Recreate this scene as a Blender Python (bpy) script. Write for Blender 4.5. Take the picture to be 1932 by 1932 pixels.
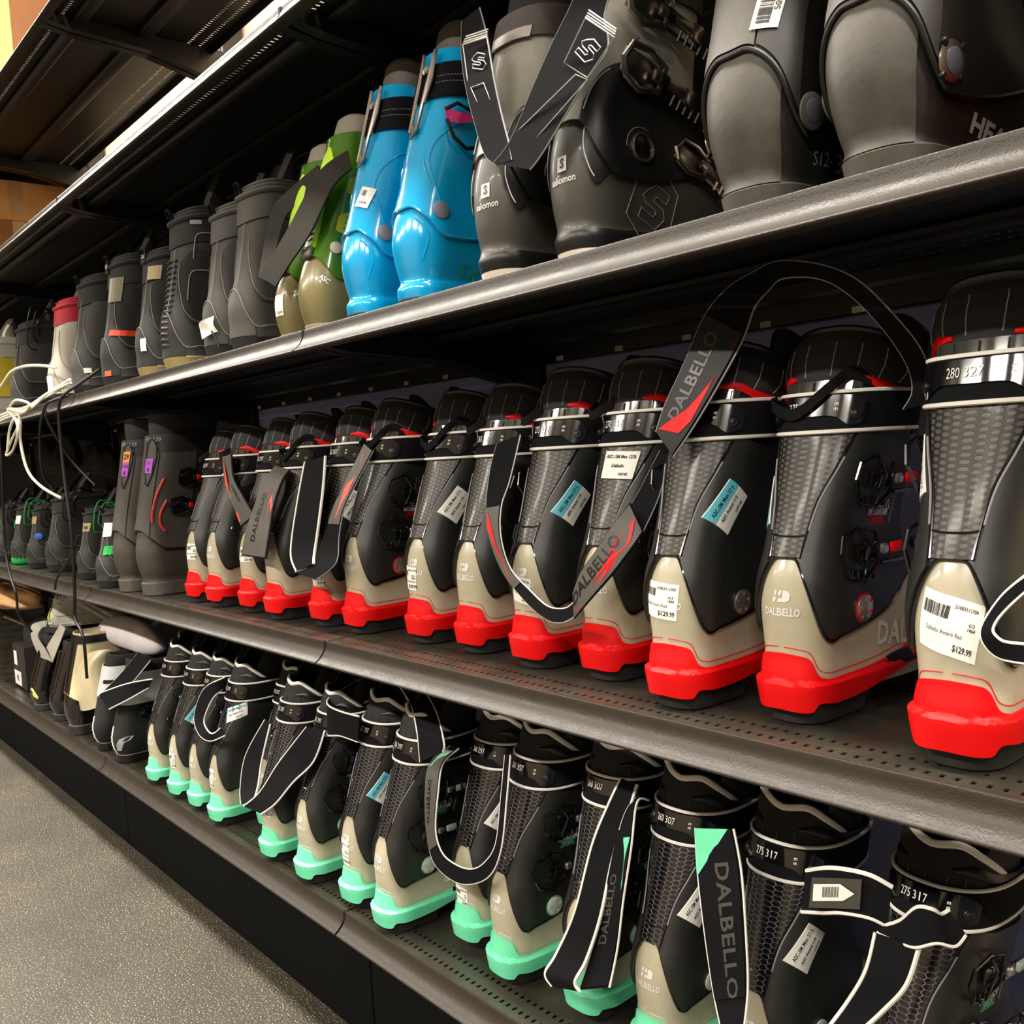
import bpy, bmesh, math, random
from mathutils import Vector, Matrix

random.seed(7)
C = bpy.context.scene.collection
sc = bpy.context.scene
for o in list(bpy.data.objects): bpy.data.objects.remove(o)
R = math.radians

# ------------------------------------------------------------------ camera, world, lights, exposure
CZ = 0.985
YAW, PITCH, ROLL, FPX = R(139.9455), R(-3.66707), R(-3.35452), 1799.8
_fw = Vector((math.cos(PITCH)*math.cos(YAW), math.cos(PITCH)*math.sin(YAW), math.sin(PITCH)))
_r0 = _fw.cross(Vector((0, 0, 1))).normalized(); _u0 = _r0.cross(_fw)
_c, _s = math.cos(ROLL), math.sin(ROLL)
CR = _c*_r0 + _s*_u0; CU = -_s*_r0 + _c*_u0; CF = _fw
cam = bpy.data.cameras.new('camera'); camo = bpy.data.objects.new('camera', cam); C.objects.link(camo)
cam.sensor_width = 36; cam.sensor_height = 36; cam.sensor_fit = 'HORIZONTAL'
cam.lens = 36*FPX/1932; cam.clip_start = .02
camo.matrix_world = Matrix(((CR.x, CU.x, -CF.x, 0), (CR.y, CU.y, -CF.y, 0), (CR.z, CU.z, -CF.z, CZ), (0, 0, 0, 1)))
sc.camera = camo
sc.view_settings.view_transform = 'Standard'; sc.view_settings.look = 'None'
sc.view_settings.gamma = 1; sc.view_settings.use_curve_mapping = False
sc.view_settings.exposure = 0.42
w = bpy.data.worlds.new('world'); sc.world = w; w.use_nodes = True
w.node_tree.nodes['Background'].inputs[0].default_value = (.8, .86, 1, 1)
w.node_tree.nodes['Background'].inputs[1].default_value = 0.07

def area(name, loc, sx, sy, power, col, rot=(0, 0, 0)):
    l = bpy.data.lights.new(name, 'AREA'); l.shape = 'RECTANGLE'; l.size = sx; l.size_y = sy
    l.energy = power; l.color = col
    o = bpy.data.objects.new(name, l); C.objects.link(o); o.location = loc; o.rotation_euler = rot
    return o
WARM = (1, .935, .83)
for k in range(6):      # row of ceiling tubes over the aisle
    area('aisle_tube_light', (1.4 - 1.5*k, .42, 3.25), 1.1, .30, 62, WARM)
for k in range(5):      # next rows of the shop, further back
    area('shop_tube_light', (1.6 - 1.9*k, -2.2, 3.2), 1.2, .3, 130, WARM, (R(-18), 0, 0))

# ------------------------------------------------------------------ helpers
def at(x, y, Y):
    """point on the plane Y=const seen at photo pixel x,y"""
    d = CF + CR*((x-966)/FPX) + CU*((966-y)/FPX)
    return Vector((0, 0, CZ)) + d*(Y/d.y)
def atz(x, y, Z):
    d = CF + CR*((x-966)/FPX) + CU*((966-y)/FPX)
    return Vector((0, 0, CZ)) + d*((Z-CZ)/d.z)
def lerp(a, b, t): return a + (b-a)*t
def sm(t): t = max(0, min(1, t)); return t*t*(3-2*t)
def interp(tab, z, k):
    if z <= tab[0][0]: return tab[0][k]
    n = len(tab)
    for i in range(n-1):
        if z <= tab[i+1][0]:
            t = (z-tab[i][0])/(tab[i+1][0]-tab[i][0])
            p1, p2 = tab[i][k], tab[i+1][k]
            d = tab[i+1][0]-tab[i][0]
            m1 = 0 if i == 0 else (p2-tab[i-1][k])/(tab[i+1][0]-tab[i-1][0])*d
            m2 = (p2-p1) if i == n-2 else (tab[i+2][k]-p1)/(tab[i+2][0]-tab[i][0])*d
            if i == 0: m1 = (p2-p1)*.6
            return (2*t**3-3*t*t+1)*p1+(t**3-2*t*t+t)*m1+(-2*t**3+3*t*t)*p2+(t**3-t*t)*m2
    return tab[-1][k]
def curve1(pts, x):
    """piecewise smooth function through (x, y) pairs"""
    return interp(pts, x, 1)
def catmull(pts, n=8, closed=False):
    out = []; N = len(pts)
    P = [Vector(p) for p in pts]
    rng = range(N if closed else N-1)
    for i in rng:
        if closed: a, b, c, d = P[(i-1) % N], P[i], P[(i+1) % N], P[(i+2) % N]
        else: a, b, c, d = P[max(i-1, 0)], P[i], P[i+1], P[min(i+2, N-1)]
        for k in range(n):
            t = k/n
            out.append(.5*((2*b)+(c-a)*t+(2*a-5*b+4*c-d)*t*t+(3*b-a-3*c+d)*t**3))
    if not closed: out.append(P[-1])
    return out

class MB:
    def __init__(s): s.v = []; s.f = []; s.uv = {}; s.mi = []; s.m = 0
    def face(s, *i): s.f.append(tuple(i)); s.mi.append(s.m)
    def add(s, vs, fs):
        b = len(s.v); s.v += [Vector(v) for v in vs]
        for f in fs: s.face(*[b+i for i in f])
    def patch(s, fn, nu, nv, off=0, base=None, closeu=False, uvf=None):
        us = [(i/nu, off) for i in range(nu if closeu else nu+1)]
        vs = [(j/nv, off) for j in range(nv+1)]
        if base is not None:
            vs = [(0, base)]+vs+[(1, base)]
            if not closeu: us = [(0, base)]+us+[(1, base)]
        b = len(s.v)
        for v, ov in vs:
            for u, ou in us:
                o = base if (base is not None and (ov == base or ou == base)) else off
                if uvf: s.uv[len(s.v)] = uvf(u, v)
                s.v.append(Vector(fn(u, v, o)))
        n = len(us)
        for j in range(len(vs)-1):
            for i in range(n if closeu else n-1):
                i2 = (i+1) % n
                s.face(b+j*n+i, b+j*n+i2, b+(j+1)*n+i2, b+(j+1)*n+i)
        return b
    def rings(s, rings, close0=True, close1=True):
        b = len(s.v); n = len(rings[0])
        for r in rings: s.v += [Vector(p) for p in r]
        for j in range(len(rings)-1):
            for i in range(n):
                i2 = (i+1) % n
                s.face(b+j*n+i, b+j*n+i2, b+(j+1)*n+i2, b+(j+1)*n+i)
        if close0: s.face(*[b+i for i in range(n)][::-1])
        if close1: s.face(*[b+(len(rings)-1)*n+i for i in range(n)])
    def tube(s, pts, r, n=6, closed=False, flat=1.0):
        P = [Vector(p) for p in pts]; N = len(P)
        up = None; rings = []
        for i in range(N):
            if closed: t = P[(i+1) % N]-P[i-1]
            else: t = P[min(i+1, N-1)]-P[max(i-1, 0)]
            if t.length < 1e-9: t = Vector((0, 0, 1))
            t.normalize()
            if up is None:
                up = Vector((0, 0, 1)) if abs(t.z) < .9 else Vector((1, 0, 0))
            up = (up-t*up.dot(t))
            if up.length < 1e-6: up = t.orthogonal()
            up.normalize(); sd = t.cross(up)
            rr = r(i/(N-1)) if callable(r) else r
            rings.append([P[i]+up*math.cos(2*math.pi*k/n)*rr+sd*math.sin(2*math.pi*k/n)*rr*flat for k in range(n)])
        if closed: rings.append(rings[0]); s.rings(rings, False, False)
        else: s.rings(rings)
    def box(s, c, d, M=None, bev=0.0, taper=1.0):
        x, y, z = [q/2 for q in d]; c = Vector(c); e = min(bev, x*.9, y*.9, z*.9)
        if e <= 0:
            vs = [Vector((sx*x*(taper if sz > 0 else 1), sy*y*(taper if sz > 0 else 1), sz*z)) for sz in (-1, 1) for sy in (-1, 1) for sx in (-1, 1)]
            fs = [(0, 2, 3, 1), (4, 5, 7, 6), (0, 1, 5, 4), (2, 6, 7, 3), (0, 4, 6, 2), (1, 3, 7, 5)]
        else:
            prof = []
            for (px, py) in ((x, y), (-x, y), (-x, -y), (x, -y)):
                sx, sy = (1 if px > 0 else -1), (1 if py > 0 else -1)
                a, b_ = (px, py-sy*e), (px-sx*e, py)
                prof += [a, b_] if sx*sy > 0 else [b_, a]
            def ring(zz, k): return [Vector((px*k_(px, x, k), py*k_(py, y, k), zz)) for px, py in prof]
            def k_(p, h, k): return 1 if k == 0 else (abs(h)-k)/abs(h)
            rr = [ring(-z, e), ring(-z+e, 0), ring(z-e, 0), ring(z, e)]
            b = len(s.v)
            R_ = [[c+(M @ p if M else p) for p in r] for r in rr]
            s.rings(R_); return
        s.add([c+(M @ v if M else v) for v in vs], fs)
    def disc(s, c, n, r, h, seg=20, bev=.25):
        n = Vector(n).normalized(); u = n.orthogonal().normalized(); w_ = n.cross(u); c = Vector(c)
        R_ = []
        for rr, hh in ((r, 0), (r, h*(1-bev)), (r*(1-bev*.5), h)):
            R_.append([c+n*hh+(u*math.cos(2*math.pi*k/seg)+w_*math.sin(2*math.pi*k/seg))*rr for k in range(seg)])
        s.rings(R_)
    def mesh(s, name, mats, smooth=40):
        me = bpy.data.meshes.new(name)
        me.from_pydata([tuple(v) for v in s.v], [], s.f)
        for m in (mats if isinstance(mats, (list, tuple)) else [mats]): me.materials.append(m)
        me.polygons.foreach_set('material_index', s.mi)
        if s.uv:
            uvl = me.uv_layers.new(name='UVMap')
            for l in me.loops:
                if l.vertex_index in s.uv: uvl.data[l.index].uv = s.uv[l.vertex_index]
        bm = bmesh.new(); bm.from_mesh(me)
        bmesh.ops.recalc_face_normals(bm, faces=bm.faces); bm.to_mesh(me); bm.free()
        if smooth:
            me.polygons.foreach_set('use_smooth', [True]*len(me.polygons))
            me.set_sharp_from_angle(angle=R(smooth))
        me.update()
        return me
    def build(s, name, mats, parent=None, smooth=40):
        return link(name, s.mesh(name, mats, smooth), parent)

def link(name, me, parent=None):
    o = bpy.data.objects.new(name, me); C.objects.link(o)
    if parent: o.parent = parent
    return o
def tag(o, label=None, cat=None, group=None, kind=None):
    if label: o['label'] = label
    if cat: o['category'] = cat
    if group: o['group'] = group
    if kind: o['kind'] = kind
    return o
def empty(name, loc=(0, 0, 0), rz=0, sc_=1):
    o = bpy.data.objects.new(name, None); C.objects.link(o); o.location = loc
    o.rotation_euler = (0, 0, R(rz)); o.scale = (sc_,)*3; o.empty_display_size = .02
    return o
KIDS = {}
def kids(o): return [c for c in o.children]
def copy_tree(o, parent=None):
    c = o.copy(); C.objects.link(c)
    if parent: c.parent = parent
    for ch in kids(o): copy_tree(ch, c)
    return c
def world_child(o, parent):
    """parent an object whose mesh is in world coordinates to a placed thing"""
    o.parent = parent
    M = Matrix.Translation(parent.location) @ parent.rotation_euler.to_matrix().to_4x4() @ Matrix.Diagonal((*parent.scale, 1))
    o.matrix_parent_inverse = M.inverted()

# ------------------------------------------------------------------ materials
def lin(c):
    return tuple(((x/255)/12.92 if x/255 <= .04045 else (((x/255)+.055)/1.055)**2.4) for x in c)+(1,)
MATS = {}
def mat(name, rgb, rough=.5, metal=0, coat=0, spec=.5, var=0, vscale=30, bump=0, bscale=200, sss=0, emit=0, trans=0, kind='noise', rvar=0):
    if name in MATS: return MATS[name]
    m = bpy.data.materials.new(name); MATS[name] = m; m.use_nodes = True
    nt = m.node_tree; b = nt.nodes['Principled BSDF']
    b.inputs['Base Color'].default_value = lin(rgb); b.inputs['Roughness'].default_value = rough
    b.inputs['Metallic'].default_value = metal; b.inputs['Coat Weight'].default_value = coat
    b.inputs['Coat Roughness'].default_value = .08
    b.inputs['Specular IOR Level'].default_value = spec
    if sss:
        b.inputs['Subsurface Weight'].default_value = sss; b.inputs['Subsurface Radius'].default_value = (1, .8, .5)
        b.inputs['Subsurface Scale'].default_value = .01
    if trans: b.inputs['Transmission Weight'].default_value = trans
    if emit:
        b.inputs['Emission Color'].default_value = lin(rgb); b.inputs['Emission Strength'].default_value = emit
    tc = nt.nodes.new('ShaderNodeTexCoord')
    if var or rvar:
        n = nt.nodes.new('ShaderNodeTexNoise'); n.inputs['Scale'].default_value = vscale; n.inputs['Detail'].default_value = 6
        n.inputs['Roughness'].default_value = .65
        nt.links.new(tc.outputs['Object'], n.inputs['Vector'])
        if var:
            mr = nt.nodes.new('ShaderNodeMapRange'); mr.inputs[1].default_value = .3; mr.inputs[2].default_value = .7
            mr.inputs[3].default_value = 1-var; mr.inputs[4].default_value = 1+var
            nt.links.new(n.outputs['Fac'], mr.inputs[0])
            mx = nt.nodes.new('ShaderNodeMix'); mx.data_type = 'RGBA'; mx.blend_type = 'MULTIPLY'; mx.inputs[0].default_value = 1
            mx.inputs[6].default_value = lin(rgb); nt.links.new(mr.outputs[0], mx.inputs[7])
            nt.links.new(mx.outputs[2], b.inputs['Base Color'])
        if rvar:
            mr = nt.nodes.new('ShaderNodeMapRange'); mr.inputs[1].default_value = .3; mr.inputs[2].default_value = .7
            mr.inputs[3].default_value = max(0, rough-rvar); mr.inputs[4].default_value = min(1, rough+rvar)
            nt.links.new(n.outputs['Fac'], mr.inputs[0]); nt.links.new(mr.outputs[0], b.inputs['Roughness'])
    if bump:
        if kind == 'voronoi':
            n = nt.nodes.new('ShaderNodeTexVoronoi'); n.feature = 'SMOOTH_F1'; n.inputs['Scale'].default_value = bscale
            out = n.outputs['Distance']
        elif kind == 'weave':
            n = nt.nodes.new('ShaderNodeTexChecker'); n.inputs['Scale'].default_value = bscale; out = n.outputs['Fac']
        else:
            n = nt.nodes.new('ShaderNodeTexNoise'); n.inputs['Scale'].default_value = bscale; n.inputs['Detail'].default_value = 3
            out = n.outputs['Fac']
        nt.links.new(tc.outputs['Object'], n.inputs['Vector'])
        bp = nt.nodes.new('ShaderNodeBump'); bp.inputs['Strength'].default_value = bump; bp.inputs['Distance'].default_value = .001
        nt.links.new(out, bp.inputs['Height']); nt.links.new(bp.outputs[0], b.inputs['Normal'])
    return m
def hexmat(name, cell, gap, bw, bh, mortar, rough=.25, coat=.6):
    if name in MATS: return MATS[name]
    m = bpy.data.materials.new(name); MATS[name] = m; m.use_nodes = True
    nt = m.node_tree; b = nt.nodes['Principled BSDF']
    b.inputs['Roughness'].default_value = rough; b.inputs['Coat Weight'].default_value = coat; b.inputs['Coat Roughness'].default_value = .1
    uv = nt.nodes.new('ShaderNodeUVMap'); uv.uv_map = 'UVMap'
    def vm(op, a, b_=None):
        n = nt.nodes.new('ShaderNodeVectorMath'); n.operation = op
        for i, v in enumerate((a, b_)):
            if v is None: continue
            if isinstance(v, tuple): n.inputs[i].default_value = v
            else: nt.links.new(v, n.inputs[i])
        return n
    def ma(op, a, b_=None):
        n = nt.nodes.new('ShaderNodeMath'); n.operation = op
        for i, v in enumerate((a, b_)):
            if v is None: continue
            if isinstance(v, (int, float)): n.inputs[i].default_value = v
            else: nt.links.new(v, n.inputs[i])
        return n.outputs[0]
    sw = nt.nodes.new('ShaderNodeSeparateXYZ'); dv = vm('DIVIDE', uv.outputs[0], (bw, bh, 1)); nt.links.new(dv.outputs[0], sw.inputs[0])
    cb = nt.nodes.new('ShaderNodeCombineXYZ'); nt.links.new(sw.outputs[1], cb.inputs[0]); nt.links.new(sw.outputs[0], cb.inputs[1])
    p = vm('ADD', cb.outputs[0], (100, 173.2, 0)).outputs[0]
    S = (1, 1.732, 1); H = (.5, .866, 0)
    a_ = vm('SUBTRACT', vm('MODULO', p, S).outputs[0], H).outputs[0]
    c_ = vm('SUBTRACT', vm('MODULO', vm('SUBTRACT', p, H).outputs[0], S).outputs[0], H).outputs[0]
    la = vm('LENGTH', a_).outputs['Value']; lc = vm('LENGTH', c_).outputs['Value']
    mx = nt.nodes.new('ShaderNodeMix'); mx.data_type = 'VECTOR'
    nt.links.new(ma('LESS_THAN', lc, la), mx.inputs[0]); nt.links.new(a_, mx.inputs[4]); nt.links.new(c_, mx.inputs[5])
    sx = nt.nodes.new('ShaderNodeSeparateXYZ'); nt.links.new(vm('ABSOLUTE', mx.outputs[1]).outputs[0], sx.inputs[0])
    d = ma('MAXIMUM', sx.outputs[0], ma('ADD', ma('MULTIPLY', sx.outputs[0], .5), ma('MULTIPLY', sx.outputs[1], .866)))
    mr = nt.nodes.new('ShaderNodeMapRange'); mr.inputs[1].default_value = .5-mortar; mr.inputs[2].default_value = .5-mortar*.55
    mr.inputs[3].default_value = 1; mr.inputs[4].default_value = 0; nt.links.new(d, mr.inputs[0])
    mc = nt.nodes.new('ShaderNodeMix'); mc.data_type = 'RGBA'; nt.links.new(mr.outputs[0], mc.inputs[0])
    mc.inputs[6].default_value = lin(gap); mc.inputs[7].default_value = lin(cell)
    nt.links.new(mc.outputs[2], b.inputs['Base Color'])
    bp = nt.nodes.new('ShaderNodeBump'); bp.inputs['Strength'].default_value = .35; bp.inputs['Distance'].default_value = .0006
    nt.links.new(mr.outputs[0], bp.inputs['Height']); nt.links.new(bp.outputs[0], b.inputs['Normal'])
    return m

M_STEEL = mat('black_powder_coat', (20, 18, 17), .42, spec=.5, bump=.35, bscale=900, rvar=.08, vscale=60)
M_LIP = mat('textured_black_lip', (46, 40, 34), .40, metal=.0, spec=.32, bump=.22, bscale=520, kind='voronoi', rvar=.06, vscale=40)
M_DECK = mat('dusty_deck', (52, 49, 42), .27, spec=.5, bump=.3, bscale=700, var=.35, vscale=12, rvar=.15)
M_BLACK = mat('black_plastic', (12, 11, 12), .38)
M_PAD = mat('black_stretch_fabric', (40, 39, 41), .8, bump=.3, bscale=900)
M_GLOSSBLK = mat('gloss_black_plastic', (14, 13, 16), .12, coat=.8)
M_SATIN = mat('satin_black_shell', (34, 34, 31), .44, var=.25, vscale=90, bump=.1, bscale=400)
M_RUBBER = mat('black_rubber', (34, 32, 31), .75, var=.3, vscale=120)
M_CREAM = mat('cream_translucent_shell', (186, 178, 154), .32, sss=.3, coat=.15, var=.12, vscale=14)
M_RED = mat('red_plastic', (228, 6, 10), .45, spec=.3)
M_TEAL = mat('teal_plastic', (112, 226, 178), .4, coat=.1)
M_WHITE = mat('white_print', (225, 222, 218), .5)
M_PAPER = mat('white_paper', (240, 238, 232), .6)
M_BLUEP = mat('blue_paper', (90, 190, 210), .6)
M_INK = mat('black_ink', (25, 24, 24), .6)
M_PIPE = mat('white_piping', (236, 232, 225), .8, bump=.3, bscale=1500)
M_WEB = mat('black_webbing', (19, 19, 22), .85, spec=.12, bump=.6, bscale=1200)
M_LINER = mat('black_liner_foam', (32, 31, 33), .85, bump=.4, bscale=900)
M_STITCH = mat('grey_stitching', (150, 150, 155), .7)
M_CHROME = mat('chrome', (205, 202, 198), .3, metal=.9)
M_PEARL = mat('pearl_rivet', (196, 200, 194), .25, coat=.4)
M_GUN = mat('gunmetal', (168, 158, 148), .3, metal=1)
M_LABDARK = mat('dark_rubber_label', (38, 36, 35), .5, spec=.3, bump=.3, bscale=600)
M_LABGREY = mat('grey_rubber_label', (80, 76, 71), .5, bump=.3, bscale=600)
M_CLEAR = mat('clear_vinyl', (60, 58, 52), .1, coat=1)
M_HEX = hexmat('hex_spine', (78, 72, 62), (5, 5, 5), .0088, .0056, .21, .45, .08)
M_HEXT = hexmat('hex_spine_blue', (14, 14, 20), (86, 82, 80), .0100, .0056, .07, .24, .5)
M_HONEY = hexmat('honeycomb_liner', (18, 18, 18), (42, 42, 40), .005, .005, .12, .8, 0)
M_CARD = mat('cardboard', (176, 120, 68), .8, var=.08, vscale=8)
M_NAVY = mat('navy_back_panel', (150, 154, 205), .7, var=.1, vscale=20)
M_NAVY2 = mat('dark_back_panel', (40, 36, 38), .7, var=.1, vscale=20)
M_DARKPANEL = mat('black_back_panel', (20, 19, 19), .7)
M_CREAMWALL = mat('cream_wall', (238, 214, 182), .7)

# text as flat print
_tc = {}
def text_geo(s, size, spacing=1.0, bold=0.0):
    k = (s, size, spacing, bold)
    if k not in _tc:
        cu = bpy.data.curves.new('t', 'FONT'); cu.body = s; cu.size = size; cu.align_x = 'CENTER'; cu.align_y = 'CENTER'
        cu.resolution_u = 2; cu.space_character = spacing; cu.offset = bold*size; cu.space_line = .9
        ob = bpy.data.objects.new('t', cu)
        me = bpy.data.meshes.new_from_object(ob)
        _tc[k] = ([v.co.copy() for v in me.vertices], [tuple(p.vertices) for p in me.polygons])
        bpy.data.objects.remove(ob); bpy.data.curves.remove(cu); bpy.data.meshes.remove(me)
    return _tc[k]
def put_text(mb, s, size, f, spacing=1.0, bold=0.02, sx=1.0, sy=1.0, a0=0, b0=0):
    vs, fs = text_geo(s, size, spacing, bold)
    mb.add([f(a0+v.x*sx, b0+v.y*sy) for v in vs], fs)
def rect(mb, f, a0, b0, a1, b1, n=2):
    mb.patch(lambda u, v, o: f(lerp(a0, a1, u), lerp(b0, b1, v)), n, n)
def bars(mb, f, a0, b0, a1, b1, n=18, seed=1, vertical=True):
    rnd = random.Random(seed); x = 0
    for i in range(n):
        wd = rnd.choice((.3, .5, .8))/n; p = i/n
        if vertical: rect(mb, f, lerp(a0, a1, p), b0, lerp(a0, a1, p+wd), b1, 1)
        else: rect(mb, f, a0, lerp(b0, b1, p), a1, lerp(b0, b1, p+wd), 1)
def polyfan(mb, f, pts, cen=None):
    if cen is None: cen = (sum(p[0] for p in pts)/len(pts), sum(p[1] for p in pts)/len(pts))
    b = len(mb.v); mb.v.append(Vector(f(*cen)))
    for p in pts: mb.v.append(Vector(f(*p)))
    for i in range(len(pts)): mb.face(b, b+1+i, b+1+(i+1) % len(pts))

# profile based boot body: rings that run from the back (theta 0, -Y) round the +X side (90) to the toe (180)
class Prof:
    def __init__(s, tab, fw=.3, px=.86, pf=.62):
        s.tab = tab; s.fw = fw; s.px = px; s.pf = pf
    def P(s, th, z, off=0):
        yb, yf, hw = (interp(s.tab, z, k) for k in (1, 2, 3))
        Rr = min(hw*1.05, (yf-yb)*.5); yc = yb+Rr
        t = R(th); c, q = math.cos(t), math.sin(t)
        if c > -1e-9:
            x = (hw+off)*math.copysign(abs(q)**s.px, q); y = yc-(Rr+off)*abs(c)**s.px
        else:
            fl = yf-yc; y = yc+(fl+off)*abs(c)**.9
            wide = 1+s.fw*sm((fl*abs(c)-.03)/.12)*sm((.2-z)/.12)
            x = (hw*wide+off)*math.copysign(abs(q)**s.pf, q)
        return Vector((x, y, z))
    def map(s, th0, z0, rot=0, off=.001):
        e = .5
        sp = (s.P(th0+e, z0, off)-s.P(th0-e, z0, off)).length/(2*e)
        cr, sr = math.cos(R(rot)), math.sin(R(rot))
        def f(a, b):
            a2, b2 = a*cr-b*sr, a*sr+b*cr
            return s.P(th0+a2/sp, z0+b2, off)
        return f
    def th_at(s, y, z, off, sg=1):
        lo, hi = 5., 172.
        for _ in range(22):
            m = (lo+hi)/2
            if s.P(m, z, off).y < y: lo = m
            else: hi = m
        return sg*(lo+hi)/2
    def side(s, y0, z0, rot=0, off=.001, sg=1):
        """map on the side wall measured along the foot; sg=+1 for the +X side"""
        cr, sr = math.cos(R(rot)), math.sin(R(rot))
        def f(a, b):
            a2, b2 = a*cr-b*sr, a*sr+b*cr
            y = y0+sg*a2; z = z0+b2; q = s.P(s.th_at(y, z, off, sg), z, off); q.y = y; return q
        return f
    def frame(s, th, z, off=0):
        p = s.P(th, z, off); a = (s.P(th+1, z, off)-s.P(th-1, z, off)).normalized()
        u = (s.P(th, z+.004, off)-s.P(th, z-.004, off)).normalized()
        n = a.cross(u).normalized()
        u = n.cross(a)
        return p, a, u, n
# ------------------------------------------------------------------ the setting
X0, SL = -1.36, 1.22
ZL = dict(A=1.192, B=.6977, C=.2503, D=1.6854, E=2.1383)
def floor_mat():
    m = bpy.data.materials.new('speckled_floor'); m.use_nodes = True; nt = m.node_tree; b = nt.nodes['Principled BSDF']
    tc = nt.nodes.new('ShaderNodeTexCoord')
    n1 = nt.nodes.new('ShaderNodeTexNoise'); n1.inputs['Scale'].default_value = 330; n1.inputs['Detail'].default_value = 2
    n2 = nt.nodes.new('ShaderNodeTexNoise'); n2.inputs['Scale'].default_value = 5; n2.inputs['Detail'].default_value = 5
    r1 = nt.nodes.new('ShaderNodeValToRGB'); e = r1.color_ramp.elements
    e[0].position = .3; e[0].color = lin((42, 38, 31)); e[1].position = .70; e[1].color = lin((205, 194, 165))
    y_ = e.new(.63); y_.color = lin((92, 85, 70))
    x = e.new(.53); x.color = lin((56, 51, 42))
    mr = nt.nodes.new('ShaderNodeMapRange'); mr.inputs[1].default_value = .3; mr.inputs[2].default_value = .7; mr.inputs[3].default_value = .75; mr.inputs[4].default_value = 1.2
    mx = nt.nodes.new('ShaderNodeMix'); mx.data_type = 'RGBA'; mx.blend_type = 'MULTIPLY'; mx.inputs[0].default_value = 1
    for n in (n1, n2): nt.links.new(tc.outputs['Object'], n.inputs['Vector'])
    nt.links.new(n1.outputs['Fac'], r1.inputs[0]); nt.links.new(n2.outputs['Fac'], mr.inputs[0])
    nt.links.new(r1.outputs[0], mx.inputs[6]); nt.links.new(mr.outputs[0], mx.inputs[7]); nt.links.new(mx.outputs[2], b.inputs['Base Color'])
    b.inputs['Roughness'].default_value = .55
    bp = nt.nodes.new('ShaderNodeBump'); bp.inputs['Strength'].default_value = .4; bp.inputs['Distance'].default_value = .001
    nt.links.new(n1.outputs['Fac'], bp.inputs['Height']); nt.links.new(bp.outputs[0], b.inputs['Normal'])
    return m
def slab(name, x0, y0, z0, x1, y1, z1, m):
    b = MB(); b.box(((x0+x1)/2, (y0+y1)/2, (z0+z1)/2), (x1-x0, y1-y0, z1-z0)); return tag(b.build(name, m, smooth=0), kind='structure')
slab('floor', -11, -5, -.1, 3, 1.5, 0, floor_mat())
slab('ceiling', -11, -5, 3.4, 3, 1.5, 3.5, mat('ceiling_paint', (200, 190, 172), .9))
slab('wall_back', -11, 1.27, 0, 3, 1.37, 3.4, M_CREAMWALL)
slab('wall_left', -11.1, -5, 0, -11, 1.5, 3.4, mat('dark_wall', (70, 62, 54), .9))
slab('wall_front', -11, -5.1, 0, 3, -5, 3.4, mat('beige_wall', (120, 108, 90), .9))

# ------------------------------------------------------------------ gondola shelving
ROWS = (.7555, .781, 1.102, 1.134)
def deck_mesh():
    b = MB(); L = 1.218; pit = .0127; n = int(L/pit)
    x_off = (L-n*pit)/2
    ys = [.739]
    for r in ROWS: ys += [r-.007, r+.007]
    ys.append(1.165)
    for zz, dz, mi in ((0, -.0008, 0), (-.0016, .0008, 1)):     # dusty top skin, underside of the sheet coloured dark for its shade
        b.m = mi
        for i in range(0, len(ys)-1, 2):        # plain strips
            b.add([(0, ys[i], zz), (L, ys[i], zz), (L, ys[i+1], zz), (0, ys[i+1], zz)], [(0, 1, 2, 3)])
        for ri, r in enumerate(ROWS):
            y0, y1 = r-.007, r+.007
            b.add([(0, y0, zz), (x_off, y0, zz), (x_off, y1, zz), (0, y1, zz)], [(0, 1, 2, 3)])
            b.add([(L-x_off, y0, zz), (L, y0, zz), (L, y1, zz), (L-x_off, y1, zz)], [(0, 1, 2, 3)])
            for k in range(n):
                xa = x_off+k*pit; xb = xa+pit; cx = (xa+xb)/2; hx, hy = .0022, .0040
                o = [(xa, y0, zz), (xb, y0, zz), (xb, y1, zz), (xa, y1, zz)]
                i_ = [(cx-hx, r-hy, zz), (cx+hx, r-hy, zz), (cx+hx, r+hy, zz), (cx-hx, r+hy, zz)]
                low = [(p[0], p[1], zz+dz) for p in i_]
                b.add(o+i_+low, [(0, 1, 5, 4), (1, 2, 6, 5), (2, 3, 7, 6), (3, 0, 4, 7), (4, 5, 9, 8), (5, 6, 10, 9), (6, 7, 11, 10), (7, 4, 8, 11)])
    b.box((L/2, 1.166, -.009), (L, .002, .018))
    for x in (.001, L-.001): b.box((x, .95, -.010), (.002, .43, .02))
    me = b.mesh('deck', [M_DECK, mat('deck_underside_shade', (20, 18, 16), .45)], 0)
    return me
def lip_mesh():
    b = MB(); L = 1.216
    out = catmull([(0, .7400, .0008), (0, .7372, .0010), (0, .7362, -.0025), (0, .7355, -.009), (0, .7335, -.015), (0, .7290, -.0215), (0, .7225, -.0275), (0, .7175, -.0308), (0, .7168, -.0332), (0, .7195, -.0350), (0, .728, -.0355), (0, .740, -.0345)], 3)
    inn = []
    for i, p in enumerate(out):
        t = (out[min(i+1, len(out)-1)]-out[max(i-1, 0)]).normalized(); nn = Vector((0, -t.z, t.y))
        q = p+nn*.0016
        if q.y < p.y-.0001 and False: q = p-nn*.0016
        inn.append(q)
    ring = out+inn[::-1]
    R_ = [[Vector((x, p.y, p.z)) for p in ring] for x in (.001, L/3, 2*L/3, L)]
    b.rings(R_)
    return b.mesh('front_lip', M_LIP, 45)
def channel_mesh(y0, y1, h):
    b = MB(); b.box((.609, (y0+y1)/2, -.004-h/2), (1.19, y1-y0, h), bev=.003); return b.mesh('channel', M_STEEL, 40)
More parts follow.
